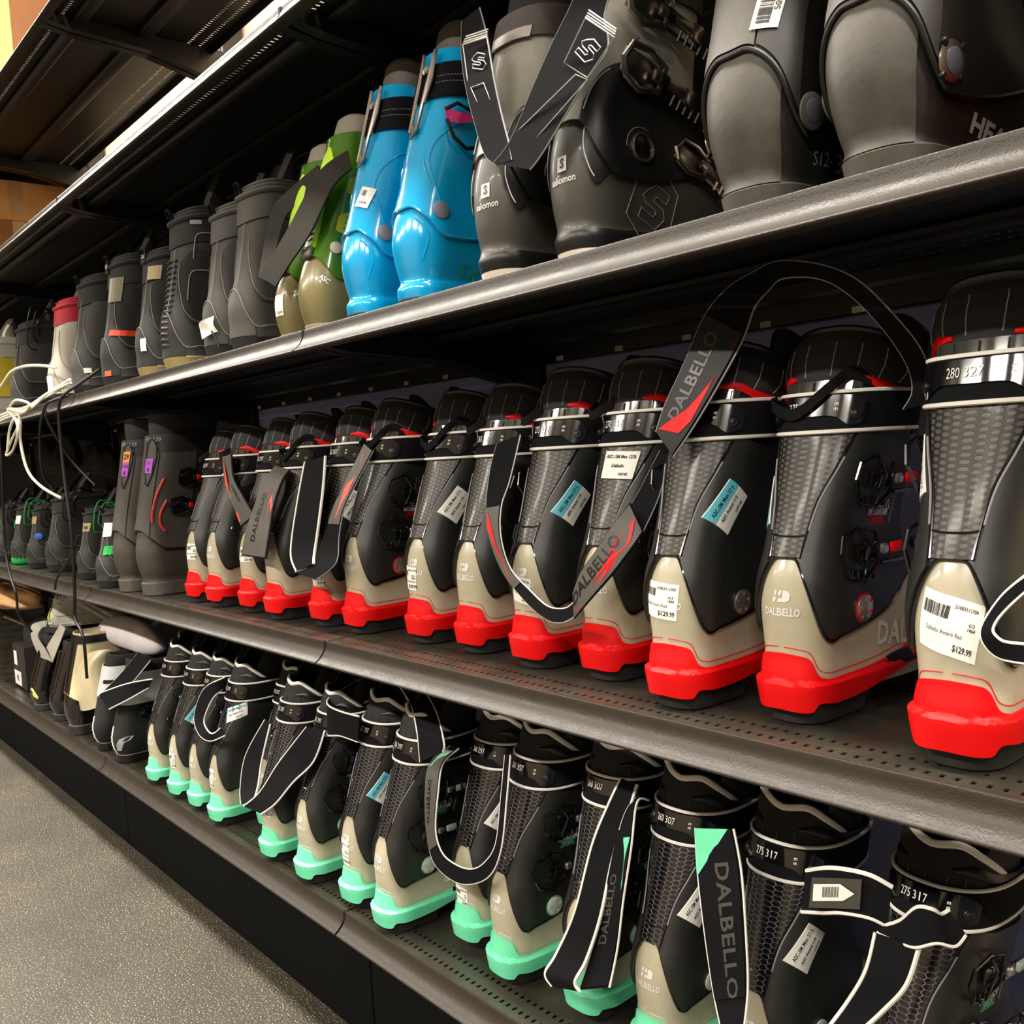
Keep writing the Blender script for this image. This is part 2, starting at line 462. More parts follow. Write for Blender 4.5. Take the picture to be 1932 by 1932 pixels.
def bracket_mesh(x):
    b = MB(); pr = [(.745, -.004), (.745, -.024), (.80, -.034), (1.0, -.046), (1.17, -.085), (1.196, -.085), (1.196, -.004)]
    b.rings([[Vector((xx, p[0], p[1])) for p in pr] for xx in (x-.0125, x+.0125)])
    b.disc((x-.0126, 1.03, -.018), (-1, 0, 0), .004, .001)
    return b.mesh('bracket', M_BLACK, 0)
DM, LM = deck_mesh(), lip_mesh()
CH = [channel_mesh(.802, .836, .012), channel_mesh(.96, 1.0, .012)]
BR = [bracket_mesh(.0145), bracket_mesh(1.203)]
LVN = dict(E='topmost', D='second from the top', A='third from the top', B='fourth from the top', C='bottom')
SCN = ['bay nearest to the camera', 'second bay from the camera', 'third bay from the camera', 'fourth bay from the camera', 'farthest bay on the left']
SHOLD = {'E': 'bare, with light falling through its slots', 'D': 'bare overhead in its near part', 'A': 'holding used and coloured boots', 'B': 'holding boots', 'C': 'just above the floor holding boots'}
def shelf_label(l, k):
    return 'black perforated steel shelf, %s level, %s' % (LVN[l], SCN[k])
for l in 'EDABC':
    for k in range(5):
        s = empty('shelf', (X0-SL*k+.001, 0, ZL[l]))
        tag(s, shelf_label(l, k), 'shelf', 'steel shelves of the boot rack')
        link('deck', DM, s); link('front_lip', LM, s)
        for c in CH: link('support_channel', c, s)
        for c in BR: link('bracket', c, s)
        if l == 'C':
            b = MB(); b.box((.609, .782, -.135), (1.216, .01, .228), bev=.002); b.build('kick_plate', mat('kick_black', (9, 9, 9), .9, spec=.1), s)  # kick plate set forward; its black also stands in for floor shadow
PN = ['right of the nearest bay', 'behind the middle of the photo, between the two nearest bays', 'second joint from the camera', 'third joint from the camera', 'fourth joint from the camera', 'at the far left end of the rack']
for k in range(6):
    b = MB(); b.box((0, 1.228, 1.33), (.06, .06, 2.66), bev=.003)
    for j in range(40):
        for sx in (-.011, .011): b.box((sx, 1.1975, .25+j*.05), (.004, .002, .022))
    u = b.build('upright_post', M_STEEL); u.location.x = X0+SL*(1-k)
    tag(u, 'black slotted steel upright post, %s' % PN[k], 'post', 'uprights of the boot rack')
for k in range(5):
    xa, xb = X0-SL*k+.031, X0-SL*(k-1)-.031
    where = 'in the '+SCN[k]
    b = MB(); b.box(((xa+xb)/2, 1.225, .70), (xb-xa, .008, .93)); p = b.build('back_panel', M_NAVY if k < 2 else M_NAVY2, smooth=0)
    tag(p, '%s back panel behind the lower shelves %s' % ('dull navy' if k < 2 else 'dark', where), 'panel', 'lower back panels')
    b = MB(); b.box(((xa+xb)/2, 1.225, 1.425), (xb-xa, .008, .50)); p = b.build('back_panel', M_DARKPANEL, smooth=0)
    tag(p, 'black back panel behind the upper boots %s' % where, 'panel', 'black back panels')
    b = MB(); b.box(((xa+xb)/2, 1.203, 1.156), (xb-xa, .02, .032), bev=.002); p = b.build('cross_rail', M_BLACK, smooth=40)
    tag(p, 'thin black cross rail under the third shelf %s' % where, 'rail', 'cross rails of the rack')
    for j in range(8):
        xx = lerp(xa+.07, xb-.07, j/7)
        q = MB(); q.box((xx, 1.192, 1.146), (.018, .003, .009), bev=.001); q.build('tape_tab', mat('cream_tape', (205, 190, 160), .7), p)
# ------------------------------------------------------------------ alpine rental boots (red heeled and mint heeled)
SKI = Prof([(0, .006, .312, .032), (.02, .003, .316, .0345), (.045, .000, .316, .037), (.07, .004, .305, .0365), (.095, .003, .275, .0385),
            (.12, .004, .235, .041), (.145, .009, .205, .040), (.165, .017, .195, .0375), (.19, .027, .190, .0375), (.22, .039, .195, .041),
            (.25, .051, .200, .0455), (.285, .064, .205, .050), (.33, .078, .212, .0535), (.40, .10, .22, .058)], fw=.22)
def zb(th):            # lower edge of the cuff
    return curve1([(0, .1655), (16, .163), (30, .145), (48, .112), (66, .087), (84, .083), (104, .096), (128, .128), (180, .150)], abs((th+180) % 360-180))
def red_top(th):
    return curve1([(0, .072), (28, .070), (44, .066), (60, .050), (98, .047), (112, .056), (122, .068), (138, .066), (180, .045)], abs((th+180) % 360-180))
def red_bot(th):
    a = abs((th+180) % 360-180)
    return curve1([(0, .017), (46, .016), (56, .024), (82, .023), (96, .024), (108, .033), (120, .040), (132, .030), (140, .018), (180, .020)], a)
TH = lambda u: -180+360*u

def ski_meshes(acc, tname):
    LED = .0050 if acc is M_RED else .0066
    """meshes shared by every boot of one colour; returns dict name -> (mesh)"""
    d = {}
    P = SKI.P
    b = MB()    # rubber sole with a heel lug and a toe lug
    for t0, t1, nm in ((-100, 100, 'sole'), (128, 232, 'toe_sole')):
        b = MB()
        def ring(z, off, t0=t0, t1=t1): return [P(lerp(t0, t1, i/40), z, off) for i in range(41)]
        b.rings([ring(0, -.004), ring(.002, -.0015), ring(.012, -.001), ring(.03, -.001)])
        d[nm] = b.mesh(nm, M_RUBBER)
    b = MB()    # coloured heel block with its ledge
    def redf(u, v, o):
        th = TH(u); z = lerp(red_bot(th), red_top(th), v); a = abs(th)
        led = LED*sm((.0455-z)/.0028)*sm((118-a)/24) if a < 118 else 0
        return P(th, z, o+led)
    b.patch(redf, 96, 26, .0022, .0002, closeu=True)
    d['heel_block'] = b.mesh('heel_block', acc)
    b = MB()    # cream lower shell; slightly translucent
    def sh(u, v, o):
        th = TH(u); z = lerp(.026, zb(th)+.012, v)
        return P(th, z, o+.0012*math.exp(-((z-(red_top(th)+.006))/.004)**2)*0)
    b.patch(sh, 80, 26, 0, closeu=True)
    d['lower_shell'] = b.mesh('lower_shell', M_CREAM, 60)
    b = MB()    # thin line on the shell above the coloured block
    for s_ in (1, -1):
        b.tube([P(s_*th, red_top(th)+.006, .0002) for th in range(4, 118, 4)], .0005, 4)
    d['moulded_line'] = b.mesh('moulded_line', acc)
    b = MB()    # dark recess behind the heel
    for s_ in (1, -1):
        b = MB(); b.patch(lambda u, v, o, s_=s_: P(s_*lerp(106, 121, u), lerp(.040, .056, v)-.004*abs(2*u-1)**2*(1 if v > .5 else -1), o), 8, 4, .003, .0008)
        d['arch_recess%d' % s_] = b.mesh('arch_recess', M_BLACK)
    b = MB()    # cuff
    def cf(u, v, o):
        th = TH(u); return P(th, lerp(zb(th), .300, v), o)
    b.patch(cf, 80, 22, .003, .0005, closeu=True)
    d['cuff'] = b.mesh('cuff', M_BLACK)
    def ths(z): return curve1([(.16, 19), (.19, 23), (.22, 27), (.25, 38), (.285, 50), (.31, 58)], z)
    b = MB()    # hexagon textured spine
    def sp(u, v, o):
        z = lerp(.1665, .296, v); return P(lerp(-ths(z), ths(z), u), z, o)
    def spuv(u, v):
        z = lerp(.1665, .296, v); return (lerp(-ths(z), ths(z), u)*.00078, z)
    b.patch(sp, 18, 20, .0046, .002, uvf=spuv)
    d['spine_panel'] = b.mesh('spine_panel', M_HEX if acc is M_RED else M_HEXT)
    b = MB()
    zz = .186
    b.tube([P(lerp(-ths(zz)-2, ths(zz)+2, i/12), zz+.0015*abs(i/6-1)**2, .0048) for i in range(13)], .0011, 6)
    for s_ in (1, -1):
        b.tube([P(s_*(ths(z)+.5), z, .0045) for z in [lerp(.166, .29, i/16) for i in range(17)]], .0013, 6)
    b.tube([P(TH(i/96), zb(TH(i/96))+.0005, .0022) for i in range(96)], .0016, 6, closed=True)
    d['cuff_trim'] = b.mesh('cuff_trim', M_GLOSSBLK)
    for s_, nm in ((1, 'wing_a'), (-1, 'wing_b')):
        b = MB()
        def wing(u, v, o, s_=s_):
            t0 = lerp(27, 168, u); z = lerp(zb(t0)+.004, .288-.03*u, v); th = lerp(ths(z)+3.5, 168, u)
            z = max(z, zb(th)+.0035)
            return P(s_*th, z, o)
        b.patch(wing, 40, 20, .0062, .0025)
        d[nm] = b.mesh('side_panel', M_SATIN, 50)
        b = MB()
        b.tube([P(s_*(ths(z)+3.0), z, .0062) for z in [lerp(.192, .262, i/16) for i in range(17)]], .0009, 5)
        d[nm+'e'] = b.mesh('panel_edge', M_STITCH)
    for nm, off in (('power_strap', 0),):
        b = MB()
        b.patch(lambda u, v, o: P(TH(u), lerp(.2875, .3265, v), o), 72, 5, .0085, .006, closeu=True)
        d[nm] = b.mesh(nm, M_WEB)
    b = MB()
    for z in (.2875, .3265):
        b.tube([P(TH(i/72), z, .0078) for i in range(72)], .0022, 6, closed=True, flat=1)
    d['strap_piping'] = b.mesh('strap_piping', M_PIPE)
    b = MB()    # rear plate of the strap that carries the length
    def pl(u, v, o):
        th = lerp(-57, 57, u); a = abs(th)
        lo = curve1([(0, .3035), (24, .3025), (42, .2925), (57, .2965)], a); hi = curve1([(0, .3235), (40, .3225), (57, .313)], a)
        return P(th, lerp(lo, hi, v), o)
    b.patch(pl, 30, 5, .0105, .008)
    d['number_plate'] = b.mesh('number_plate', M_GLOSSBLK)
    b = MB()
    for s_ in (-1, 1):
        p, a, u, n = SKI.frame(s_*45, .304, .0100)
        b = MB(); b.disc(p, n, .0052, .0022, 16, .4); b.disc(p+n*.002, n, .003, .001, 12)
        d['rivet%d' % s_] = b.mesh('rivet', M_BLACK)
    b = MB()    # clear window of the cuff above the strap
    b.patch(lambda u, v, o: P(lerp(-48, 48, u), lerp(.326, .3395, v), o), 14, 3, .0035, .001)
    for i in range(-2, 3): b.tube([P(i*19, .328, .0045), P(i*19, .338, .0045)], .0008, 5)
    d['cuff_window'] = b.mesh('cuff_window', M_CLEAR)
    b = MB()    # red lip of the cuff that shows over the strap
    for t0, t1 in ((-95, -22), (22, 125)):
        def rl(u, v, o, t0=t0, t1=t1):
            th = lerp(t0, t1, u); a = abs(th)
            zc = curve1([(20, .343), (45, .343), (70, .333), (125, .318)], a)
            hh = curve1([(20, .002), (45, .0055), (125, .008)], a)
            return P(th, zc+lerp(-hh, hh, v), o+.002*math.sin(math.pi*v))
        b.patch(rl, 20, 5, .0035, .0)
    d['cuff_lip'] = b.mesh('cuff_lip', M_RED if acc is M_RED else M_BLACK)
    if acc is M_RED:
        b = MB()    # padded liner collar
        def drop(th): return .050*(1-math.cos(R(th)))/2
        RR = [(.30, .064, .205, .050, 0), (.335, .080, .215, .054, .2), (.345, .079, .22, .0625, .6), (.362, .083, .222, .067, 1), (.380, .092, .222, .0665, 1), (.392, .103, .22, .061, 1), (.3955, .113, .21, .053, 1), (.388, .122, .20, .045, 1), (.36, .124, .198, .043, 1), (.30, .12, .19, .041, 0)]
        def lin_(u, v, o):
            x = v*(len(RR)-1); i = min(int(x), len(RR)-2); t = x-i; r = [lerp(p, q, t) for p, q in zip(RR[i], RR[i+1])]
            th = TH(u); c, q = math.cos(R(th)), math.sin(R(th)); Rr = r[3]*1.0; yc = r[1]+Rr
            y = yc-(Rr if c > 0 else r[2]-yc)*math.copysign(abs(c)**.9, c)
            return Vector(((r[3])*math.copysign(abs(q)**.85, q), y, r[0]-drop(th)*r[4]))
        b.patch(lin_, 56, 36, closeu=True)
        d['liner'] = b.mesh('liner', M_LINER, 80)
        b = MB()
        for th in (-78, -52, -30, -9, 12, 34, 57, 80, 104):
            b.tube([lin_((th+ (.35 if k % 2 else 0)+180)/360, lerp(1.9, 3.9, k/6)/9, 0)*1.0+Vector((math.sin(R(th)), -math.cos(R(th)), 0))*.0004 for k in range(7)], .0006, 4)
        d['liner_stitching'] = b.mesh('liner_stitching', M_STITCH)
        b = MB()
        b.tube([lin_(i/56, 5.1/9, 0)+Vector((0, 0, .0005)) for i in range(56)], .0035, 6, closed=True)
        d['liner_binding'] = b.mesh('liner_binding', M_BLACK)
        b = MB()
        b.patch(lambda u, v, o: Vector(((u-.5)*.07*(1-.2*v), .205-.02*math.cos((u-.5)*3)+.055*(v)+o, lerp(.28, .415, v)-.03*(2*u-1)**2*v)), 14, 10, .006, -.004)
        d['tongue'] = b.mesh('tongue', M_LINER, 70)
    else:
        b = MB()
        def top(th):
            a = abs(th); return curve1([(0, .362), (28, .366), (52, .355), (80, .338), (105, .320), (180, .318)], a) if th > 0 else curve1([(0, .362), (40, .372), (70, .360), (105, .322), (180, .318)], a)
        b.patch(lambda u, v, o: P(TH(u), lerp(.30, top(TH(u)), v), o+.003*math.sin(math.pi*v)), 64, 8, .001, -.005, closeu=True, uvf=lambda u, v: (u*.3, v*.06))
        d['liner'] = b.mesh('liner', M_LINER, 70)
        b = MB()
        b.tube([P(th, top(th)+.001, 0) for th in range(-110, 111, 5)], .0042, 8, flat=.7)
        d['white_binding'] = b.mesh('liner_binding', M_PIPE)
        b = MB()    # honeycomb textured flex tongue
        def tg(u, v, o):
            th = lerp(62, 298, u); z = lerp(.30, .415-.05*(2*u-1)**4, v)
            p = P(th, min(z, .36), o-.004); p.z = z; p.y += .16*max(0, z-.36); p.x *= 1-.9*max(0, z-.36); return p
        b.patch(tg, 40, 14, .001, -.006, uvf=lambda u, v: (u*.2, v*.115))
        d['tongue'] = b.mesh('tongue', M_HONEY, 70)
    # rivets of the ankle joint
    for s_, nm in ((1, 'pivot_a'), (-1, 'pivot_b')):
        b = MB(); p, a, u, n = SKI.frame(SKI.th_at(.078, .110, .0062, s_), .110, .0062)
        n = n if s_ > 0 else n
        b.disc(p, n, .0138, .003, 28, .35)
        for k in range(5):
            an = 2*math.pi*k/5+.3; b.box(p+n*.0030+(a*math.cos(an)+u*math.sin(an))*.0095, (.003, .003, .0012), Matrix((a, u, n)).transposed())
        d[nm] = b.mesh('ankle_rivet', M_CHROME if acc is M_RED else M_PEARL)
        b = MB(); q = [p+(a*math.cos(t)+u*math.sin(t))*.0148-n*.0002 for t in [2*math.pi*i/28 for i in range(28)]]
        b.tube(q, .0006, 5, closed=True);
        for k in ((0, 2, 4) if acc is M_RED else ()):
            an = 2*math.pi*k/5+.9; b.disc(p+n*.0025+(a*math.cos(an)+u*math.sin(an))*.0105, n, .0024, .0008, 10)
        d[nm+'r'] = b.mesh('rivet_ring', acc)
    for s_ in (1, -1):      # two buckles on the outer side
        for i, (yy, z) in enumerate(((.098, .238), (.078, .166))):
            p, a, u, n = SKI.frame(SKI.th_at(yy, z, .0065, s_), z, .0065); a = a if s_ > 0 else -a
            # a points to the toe
            Mx = Matrix((a, u, n)).transposed()
            L = lambda x, y, h: p+a*x*1.35+u*y*1.3+n*h*1.2
            b = MB()
            b.tube([L(-.030, .002, .004), L(-.026, .014, .004), L(-.006, .020, .005), L(.014, .014, .006), L(.014, -.010, .006), L(-.004, -.022, .005), L(-.022, -.016, .004)], .0019, 6, closed=True)
            for k in range(5): b.box(L(-.020+k*.0075, -.014-.001*k, .0035), (.0028, .0085, .004), Mx, .0006)
            b.box(L(.004, 0, .003), (.034, .018, .005), Mx, .0015)
            b.tube([L(-.006, .018, .006), L(.003, .004, .008), L(-.004, -.018, .006)], .0017, 6)
            d['buckle%d%d' % (s_, i)] = b.mesh('buckle', M_GLOSSBLK)
            b = MB()
            b.box(L(.038, .001, .009), (.046, .0085, .005), Mx, .0015); b.box(L(.060, .001, .011), (.012, .013, .005), Mx, .002)
            b.box(L(.036, -.010, .006), (.05, .004, .004), Mx, .001)
            d['lever%d%d' % (s_, i)] = b.mesh('buckle_lever', M_GLOSSBLK)
            b = MB(); b.box(L(.032, .001, .0125), (.020, .0105, .005), Mx, .0012)
            d['tab%d%d' % (s_, i)] = b.mesh('lever_tab', acc if acc is M_RED else mat('pale_plastic', (175, 185, 180), .4))
            b = MB(); b.box(L(.016, .001, .0115), (.011, .0105, .006), Mx, .002)
            d['hook%d%d' % (s_, i)] = b.mesh('buckle_hook', M_CHROME)
    return d

SM = {'red': ski_meshes(M_RED, 'red'), 'mint': ski_meshes(M_TEAL, 'mint')}
_mc = {}
def cached(key, fn):
    if key not in _mc: _mc[key] = fn()
    return _mc[key]
def print_mesh(name, parts, m=M_WHITE):
    b = MB()
    for p in parts: put_text(b, *p[:3], **(p[3] if len(p) > 3 else {}))
    return b.mesh(name, m, 0)
def logo_pts(f, s):
    return [[f(x*s, y*s) for x, y in poly] for poly in ([(-1, .1), (-.9, .55), (-.55, .55), (-.65, .1)], [(-.45, .1), (-.3, .55), (.7, .55), (1.15, .3), (1.1, -.1), (.6, -.45), (-.6, -.45), (-.55, -.15), (.45, -.15), (.7, .05), (.6, .25), (0, .25), (-.05, .1)])]
def heel_print(acc):
    b = MB(); f = SKI.map(2, .128, 0, .0006)
    for poly in ([(-1.1, .1), (-.95, .5), (-.6, .5), (-.7, .1)], [(-1.15, -.05), (-.7, -.05), (-.8, -.45), (-1.25, -.45)], [(-.5, .1), (-.35, .5), (-.05, .5), (-.15, .1)], [(-.5, -.45), (-.42, -.15), (.4, -.15), (.7, .03), (.55, .25), (0, .25), (.08, .5), (.75, .5), (1.2, .2), (1.05, -.25), (.5, -.45)]):
        polyfan(b, lambda x, y: f(x*.009, y*.012), poly, (poly[0][0]*.5+poly[2][0]*.5, poly[0][1]*.5+poly[2][1]*.5) if len(poly) < 5 else (.15, -.3))
    g = SKI.map(2, .1125, 0, .0006)
    put_text(b, 'DALBELLO', .0105, g, bold=.03)
    return b.mesh('heel_logo', M_WHITE, 0)
def side_print(s):
    b = MB(); f = SKI.side(.180 if s > 0 else .180, .070, -6*s, .0012, s)
    put_text(b, 'DALBELLO', .034, f, spacing=1.05, bold=.03, sx=.82)
    return b.mesh('side_logo', mat('grey_print', (222, 220, 214), .5), 0)
def brand_print(s, acc):
    b = MB(); f = SKI.side(.112, .207, -4, .0070, s)
    put_text(b, 'FOUR\nMOUNTAIN', .0074, f, bold=.06, sy=1.15)
    for pts in ([(.016, -.004), (.016, .006), (.019, .009), (.022, .006), (.022, .0), (.018, -.002)],):
        b.tube([f(x, y) for x, y in pts], .0003, 4)
    m = b.mesh('shop_print', M_WHITE, 0)
    b = MB(); put_text(b, 'SPORTS', .0062, f, bold=.05, b0=-.0115)
    b.tube([f(x, y) for x, y in ((-.014, -.0155), (.014, -.0155), (.014, -.008), (-.014, -.008))], .0003, 4, closed=True)
    m2 = b.mesh('sports_print', acc, 0)
    b = MB(); put_text(b, 'AVANTI', .008, SKI.side(.142, .204, 72, .0070, s), bold=.02)
    return m, m2, b.mesh('model_print', M_STITCH, 0)

def ski_boot(col, side):
    """col 'red' or 'mint'; side +1: buckles on the +X side"""
    D = SM[col]; acc = M_RED if col == 'red' else M_TEAL
    t = empty('ski_boot')
    link('heel_sole', D['sole'], t); link('toe_sole', D['toe_sole'], t); hb = link('heel_block', D['heel_block'], t)
    link('arch_recess', D['arch_recess1'], hb); link('arch_recess', D['arch_recess-1'], hb)
    ls = link('lower_shell', D['lower_shell'], t); link('moulded_line', D['moulded_line'], ls)
    cu = link('cuff', D['cuff'], t); link('cuff_trim', D['cuff_trim'], cu); link('spine_panel', D['spine_panel'], cu)
    for k in 'ab':
        sp = link('side_panel', D['wing_'+k], t); link('panel_edge', D['wing_%se' % k], sp)
        rv = link('ankle_rivet', D['pivot_'+k], t)
        if (k == 'a') == (side > 0): link('rivet_ring', D['pivot_%sr' % k], rv)
    link('cuff_window', D['cuff_window'], t); link('cuff_lip', D['cuff_lip'], t)
    st = link('power_strap', D['power_strap'], t); link('strap_piping', D['strap_piping'], st); link('rivet', D['rivet1'], st); link('rivet', D['rivet-1'], st)
    link('number_plate', D['number_plate'], st)
    li = link('liner', D['liner'], t); link('tongue', D['tongue'], t)
    if col == 'red': link('stitching', D['liner_stitching'], li); link('liner_binding', D['liner_binding'], li)
    else: link('liner_binding', D['white_binding'], li)
    for i in (0, 1):
        bk = link('buckle', D['buckle%d%d' % (side, i)], t)
        link('lever', D['lever%d%d' % (side, i)], bk); link('lever_tab', D['tab%d%d' % (side, i)], bk); link('hook', D['hook%d%d' % (side, i)], bk)
    link('heel_logo', cached('hl', lambda: heel_print(acc)), t)
    link('side_logo', cached(('sl', side), lambda: side_print(side)), t)
    if side > 0:
        a, b_, c = cached(('bp', col), lambda: brand_print(1, acc))
        link('shop_print', a, t); link('sports_print', b_, t); link('model_print', c, t)
    return t

def price_label(t, rot=-3, th=-8, z=.108, w=.050, h=.036, name='Dalbello Avanti Red'):
    key = ('pl', rot, th, z, w, h, name)
    def mk():
        f = SKI.map(th, z, rot, .0008); b = MB()
        b.patch(lambda u, v, o: SKI.map(th, z, rot, o)((u-.5)*w, (v-.5)*h), 10, 4, .0008, .0001)
        g = SKI.map(th, z, rot, .0012); q = MB()
        bars(q, g, -w*.45, h*.12, -w*.02, h*.34, 22, 3)
        put_text(q, '21003111709', .0042, g, a0=w*.22, b0=h*.36); put_text(q, '613\n1464', .0042, g, a0=w*.34, b0=h*.08)
        put_text(q, name, .0052, g, sx=.82, a0=-w*.06, b0=-h*.12, bold=.0); put_text(q, '$129.99', .0072, g, a0=w*.26, b0=-h*.34, bold=.02, sx=.85)
        return b.mesh('price_label', M_PAPER, 0), q.mesh('label_print', M_INK, 0)
    a, p = cached(key, mk); o = link('price_label', a, t); link('label_print', p, o); return o
def size_label(t, th=0, z=.214, rot=51, blue=True, txt='ASC Avanti 110', num='27.5'):
    key = ('sz', th, z, rot, blue, txt)
    mp = (lambda o: SKI.side(.064, z, rot, o)) if th == 0 else (lambda o: SKI.map(th, z, rot, o))
    def mk():
        b = MB(); w, h = .050, .033
        b.patch(lambda u, v, o: mp(o)((u-.5)*w, (v-.5)*h), 8, 4, .0072, .0062)
        g = mp(.0078); q = MB(); r = MB()
        rect(r, mp(.0075), -w*.5, h*.12, w*.5, h*.5, 3)
        put_text(q, 'ASC-SM Men '+num, .0058, g, b0=h*.3, bold=.02, sx=.95); put_text(q, txt, .0058, g, b0=-h*.03, a0=-.002, sx=.9); put_text(q, '169145', .005, g, b0=-h*.33, a0=.008)
        return b.mesh('size_label', M_PAPER, 0), q.mesh('label_print', M_INK, 0), r.mesh('blue_band', M_BLUEP, 0)
    a, p, r = cached(key, mk); o = link('size_label', a, t); link('label_print', p, o)
    if blue: link('blue_band', r, o)
def plate_text(t, s):
    m = cached(('pt', s), lambda: print_mesh('length_numbers', [(s, .0125, SKI.map(-6, .3125, 0, .0112), dict(bold=.0, sx=.74)), ('m\nm', .0055, SKI.map(25, .3125, 0, .0112), dict(bold=.02))]))
    link('length_numbers', m, t)
def pull_loop(t, k=0):
    def mk():
        b = MB(); pts = [(-.05, .082, .322), (-.045, .066, .318), (-.02, .060, .307), (.0, .058, .312), (.025, .066, .332), (.038, .085, .345), (.05, .10, .335)] if k == 0 else [(-.02, .078, .34), (-.032, .068, .332), (-.045, .066, .326), (-.058, .072, .330), (-.060, .09, .338)]
        C_ = catmull(pts, 6)
        rr = []
        for p in C_: rr.append([p+Vector((0, .001, .006)), p+Vector((0, -.001, .006)), p+Vector((0, -.001, -.006)), p+Vector((0, .001, -.006))])
        b.rings(rr); return b.mesh('pull_loop', M_WEB, 50)
    link('pull_loop', cached(('plp', k), mk), t)

PROTO = {(c, k): ski_boot(c, k) for c in ('red', 'mint') for k in (1, -1)}
BOOT = {}
def new_ski(name, col, side, x, y, z, rz, s, label, plate='275 317', price=None, size=None, loop=None):
    t = copy_tree(PROTO[(col, side)]); t.location = (x, y, z); t.rotation_euler = (0, 0, R(rz)); t.scale = (s, s, s)
    tag(t, label, 'ski boot', 'red-heeled ski boots' if col == 'red' else 'mint-heeled ski boots')
    plate_text(t, plate)
    if price is not None: price_label(t, **price)
    if size is not None: size_label(t, **size)
    if loop is not None: pull_loop(t, loop)
    BOOT[name] = t
    return t
AR = dict(name='Dalbello Avanti Red'); AG = dict(name='Dalbello Avanti green')
# name, photo pixel of the heel's left foot, side with buckles, turn, size, label
RED = [
 ('R13', 1712, 1430, -1, 0, 1.06, 'large red-heeled ski boot cut off by the right photo edge, 280 327 on its strap', '280 327', dict(rot=-12, th=2, z=.115, w=.062, h=.046, **AR), dict(th=-66, z=.235, rot=-70, blue=False), None),
 ('R12', 1427, 1350, 1, -2, 1.0, 'ski boot with red heel and red-tabbed buckles, second from the right in its row', '275 317', None, dict(th=-66, z=.215, rot=-70), 0),
 ('R11', 1220, 1325, -1, 0, 1.0, 'red-heeled ski boot with price label, under the left end of the big arching strap', '275 317', dict(rot=-4, th=-12, z=.118, w=.052, h=.038, **AR), dict(), None),
 ('R10', 1095, 1275, 1, 0, 1.0, 'ski boot with red heel partly covered by a hanging diagonal strap, fourth from the right', '270 317', None, dict(th=10, z=.262, rot=-3, blue=False, txt='Dalbello', num='1276'), 1),
 ('R9', 965, 1253, -1, 0, 1.0, 'red-heeled ski boot with white tag and blue size sticker, inside the hanging strap loop', '275 317', dict(rot=-6, th=0, z=.105, w=.056, h=.034, **AR), dict(), 1),
 ('R8', 862, 1226, 1, 0, .98, 'ski boot with red heel just left of the hanging strap loop, no label on it', '265 307', None, None, 1),
 ('R7', 770, 1208, -1, 0, .98, 'red-heeled ski boot with white size sticker and price label low on the heel', '265 307', dict(rot=-2, th=-14, z=.103, w=.034, h=.036, **AR), dict(blue=False), 0),
 ('R6', 652, 1190, 1, -2, .98, 'ski boot with red heel turned to show its two red buckles and silver rivet', '265 307', None, None, 0),
 ('R5', 590, 1177, -1, 0, .97, 'ski boot with red heel behind a hanging white-edged strap', '265 307', dict(rot=0, th=10, z=.09, w=.034, h=.03, **AR), dict(blue=False), None),
 ('R4', 505, 1165, 1, 0, .97, 'ski boot with red heel to the right of the vertical lettered strap', '265 307', None, None, 0),
 ('R3', 457, 1152, -1, 0, .96, 'ski boot with red heel mostly behind the vertical lettered strap', '265 297', dict(rot=0, th=14, z=.12, w=.034, h=.03, **AR), None, None),
 ('R2', 396, 1142, 1, 0, .95, 'second ski boot from the left in the red-heeled row', '260 297', None, None, 1),
 ('R1', 358, 1133, -1, 0, .94, 'leftmost ski boot of the red-heeled row, next to the grey boots', '260 297', dict(rot=0, th=14, z=.118, w=.034, h=.036, **AR), None, 1),
]
for nm, px, py, sd, rz, s_, lab, pt, pr, sz, lp in RED:
    p = atz(px, py, ZL['B']); new_ski(nm, 'red', sd, p.x+.039*s_, p.y-.012, ZL['B']+.0003, rz, s_, lab, pt, pr, sz, lp)
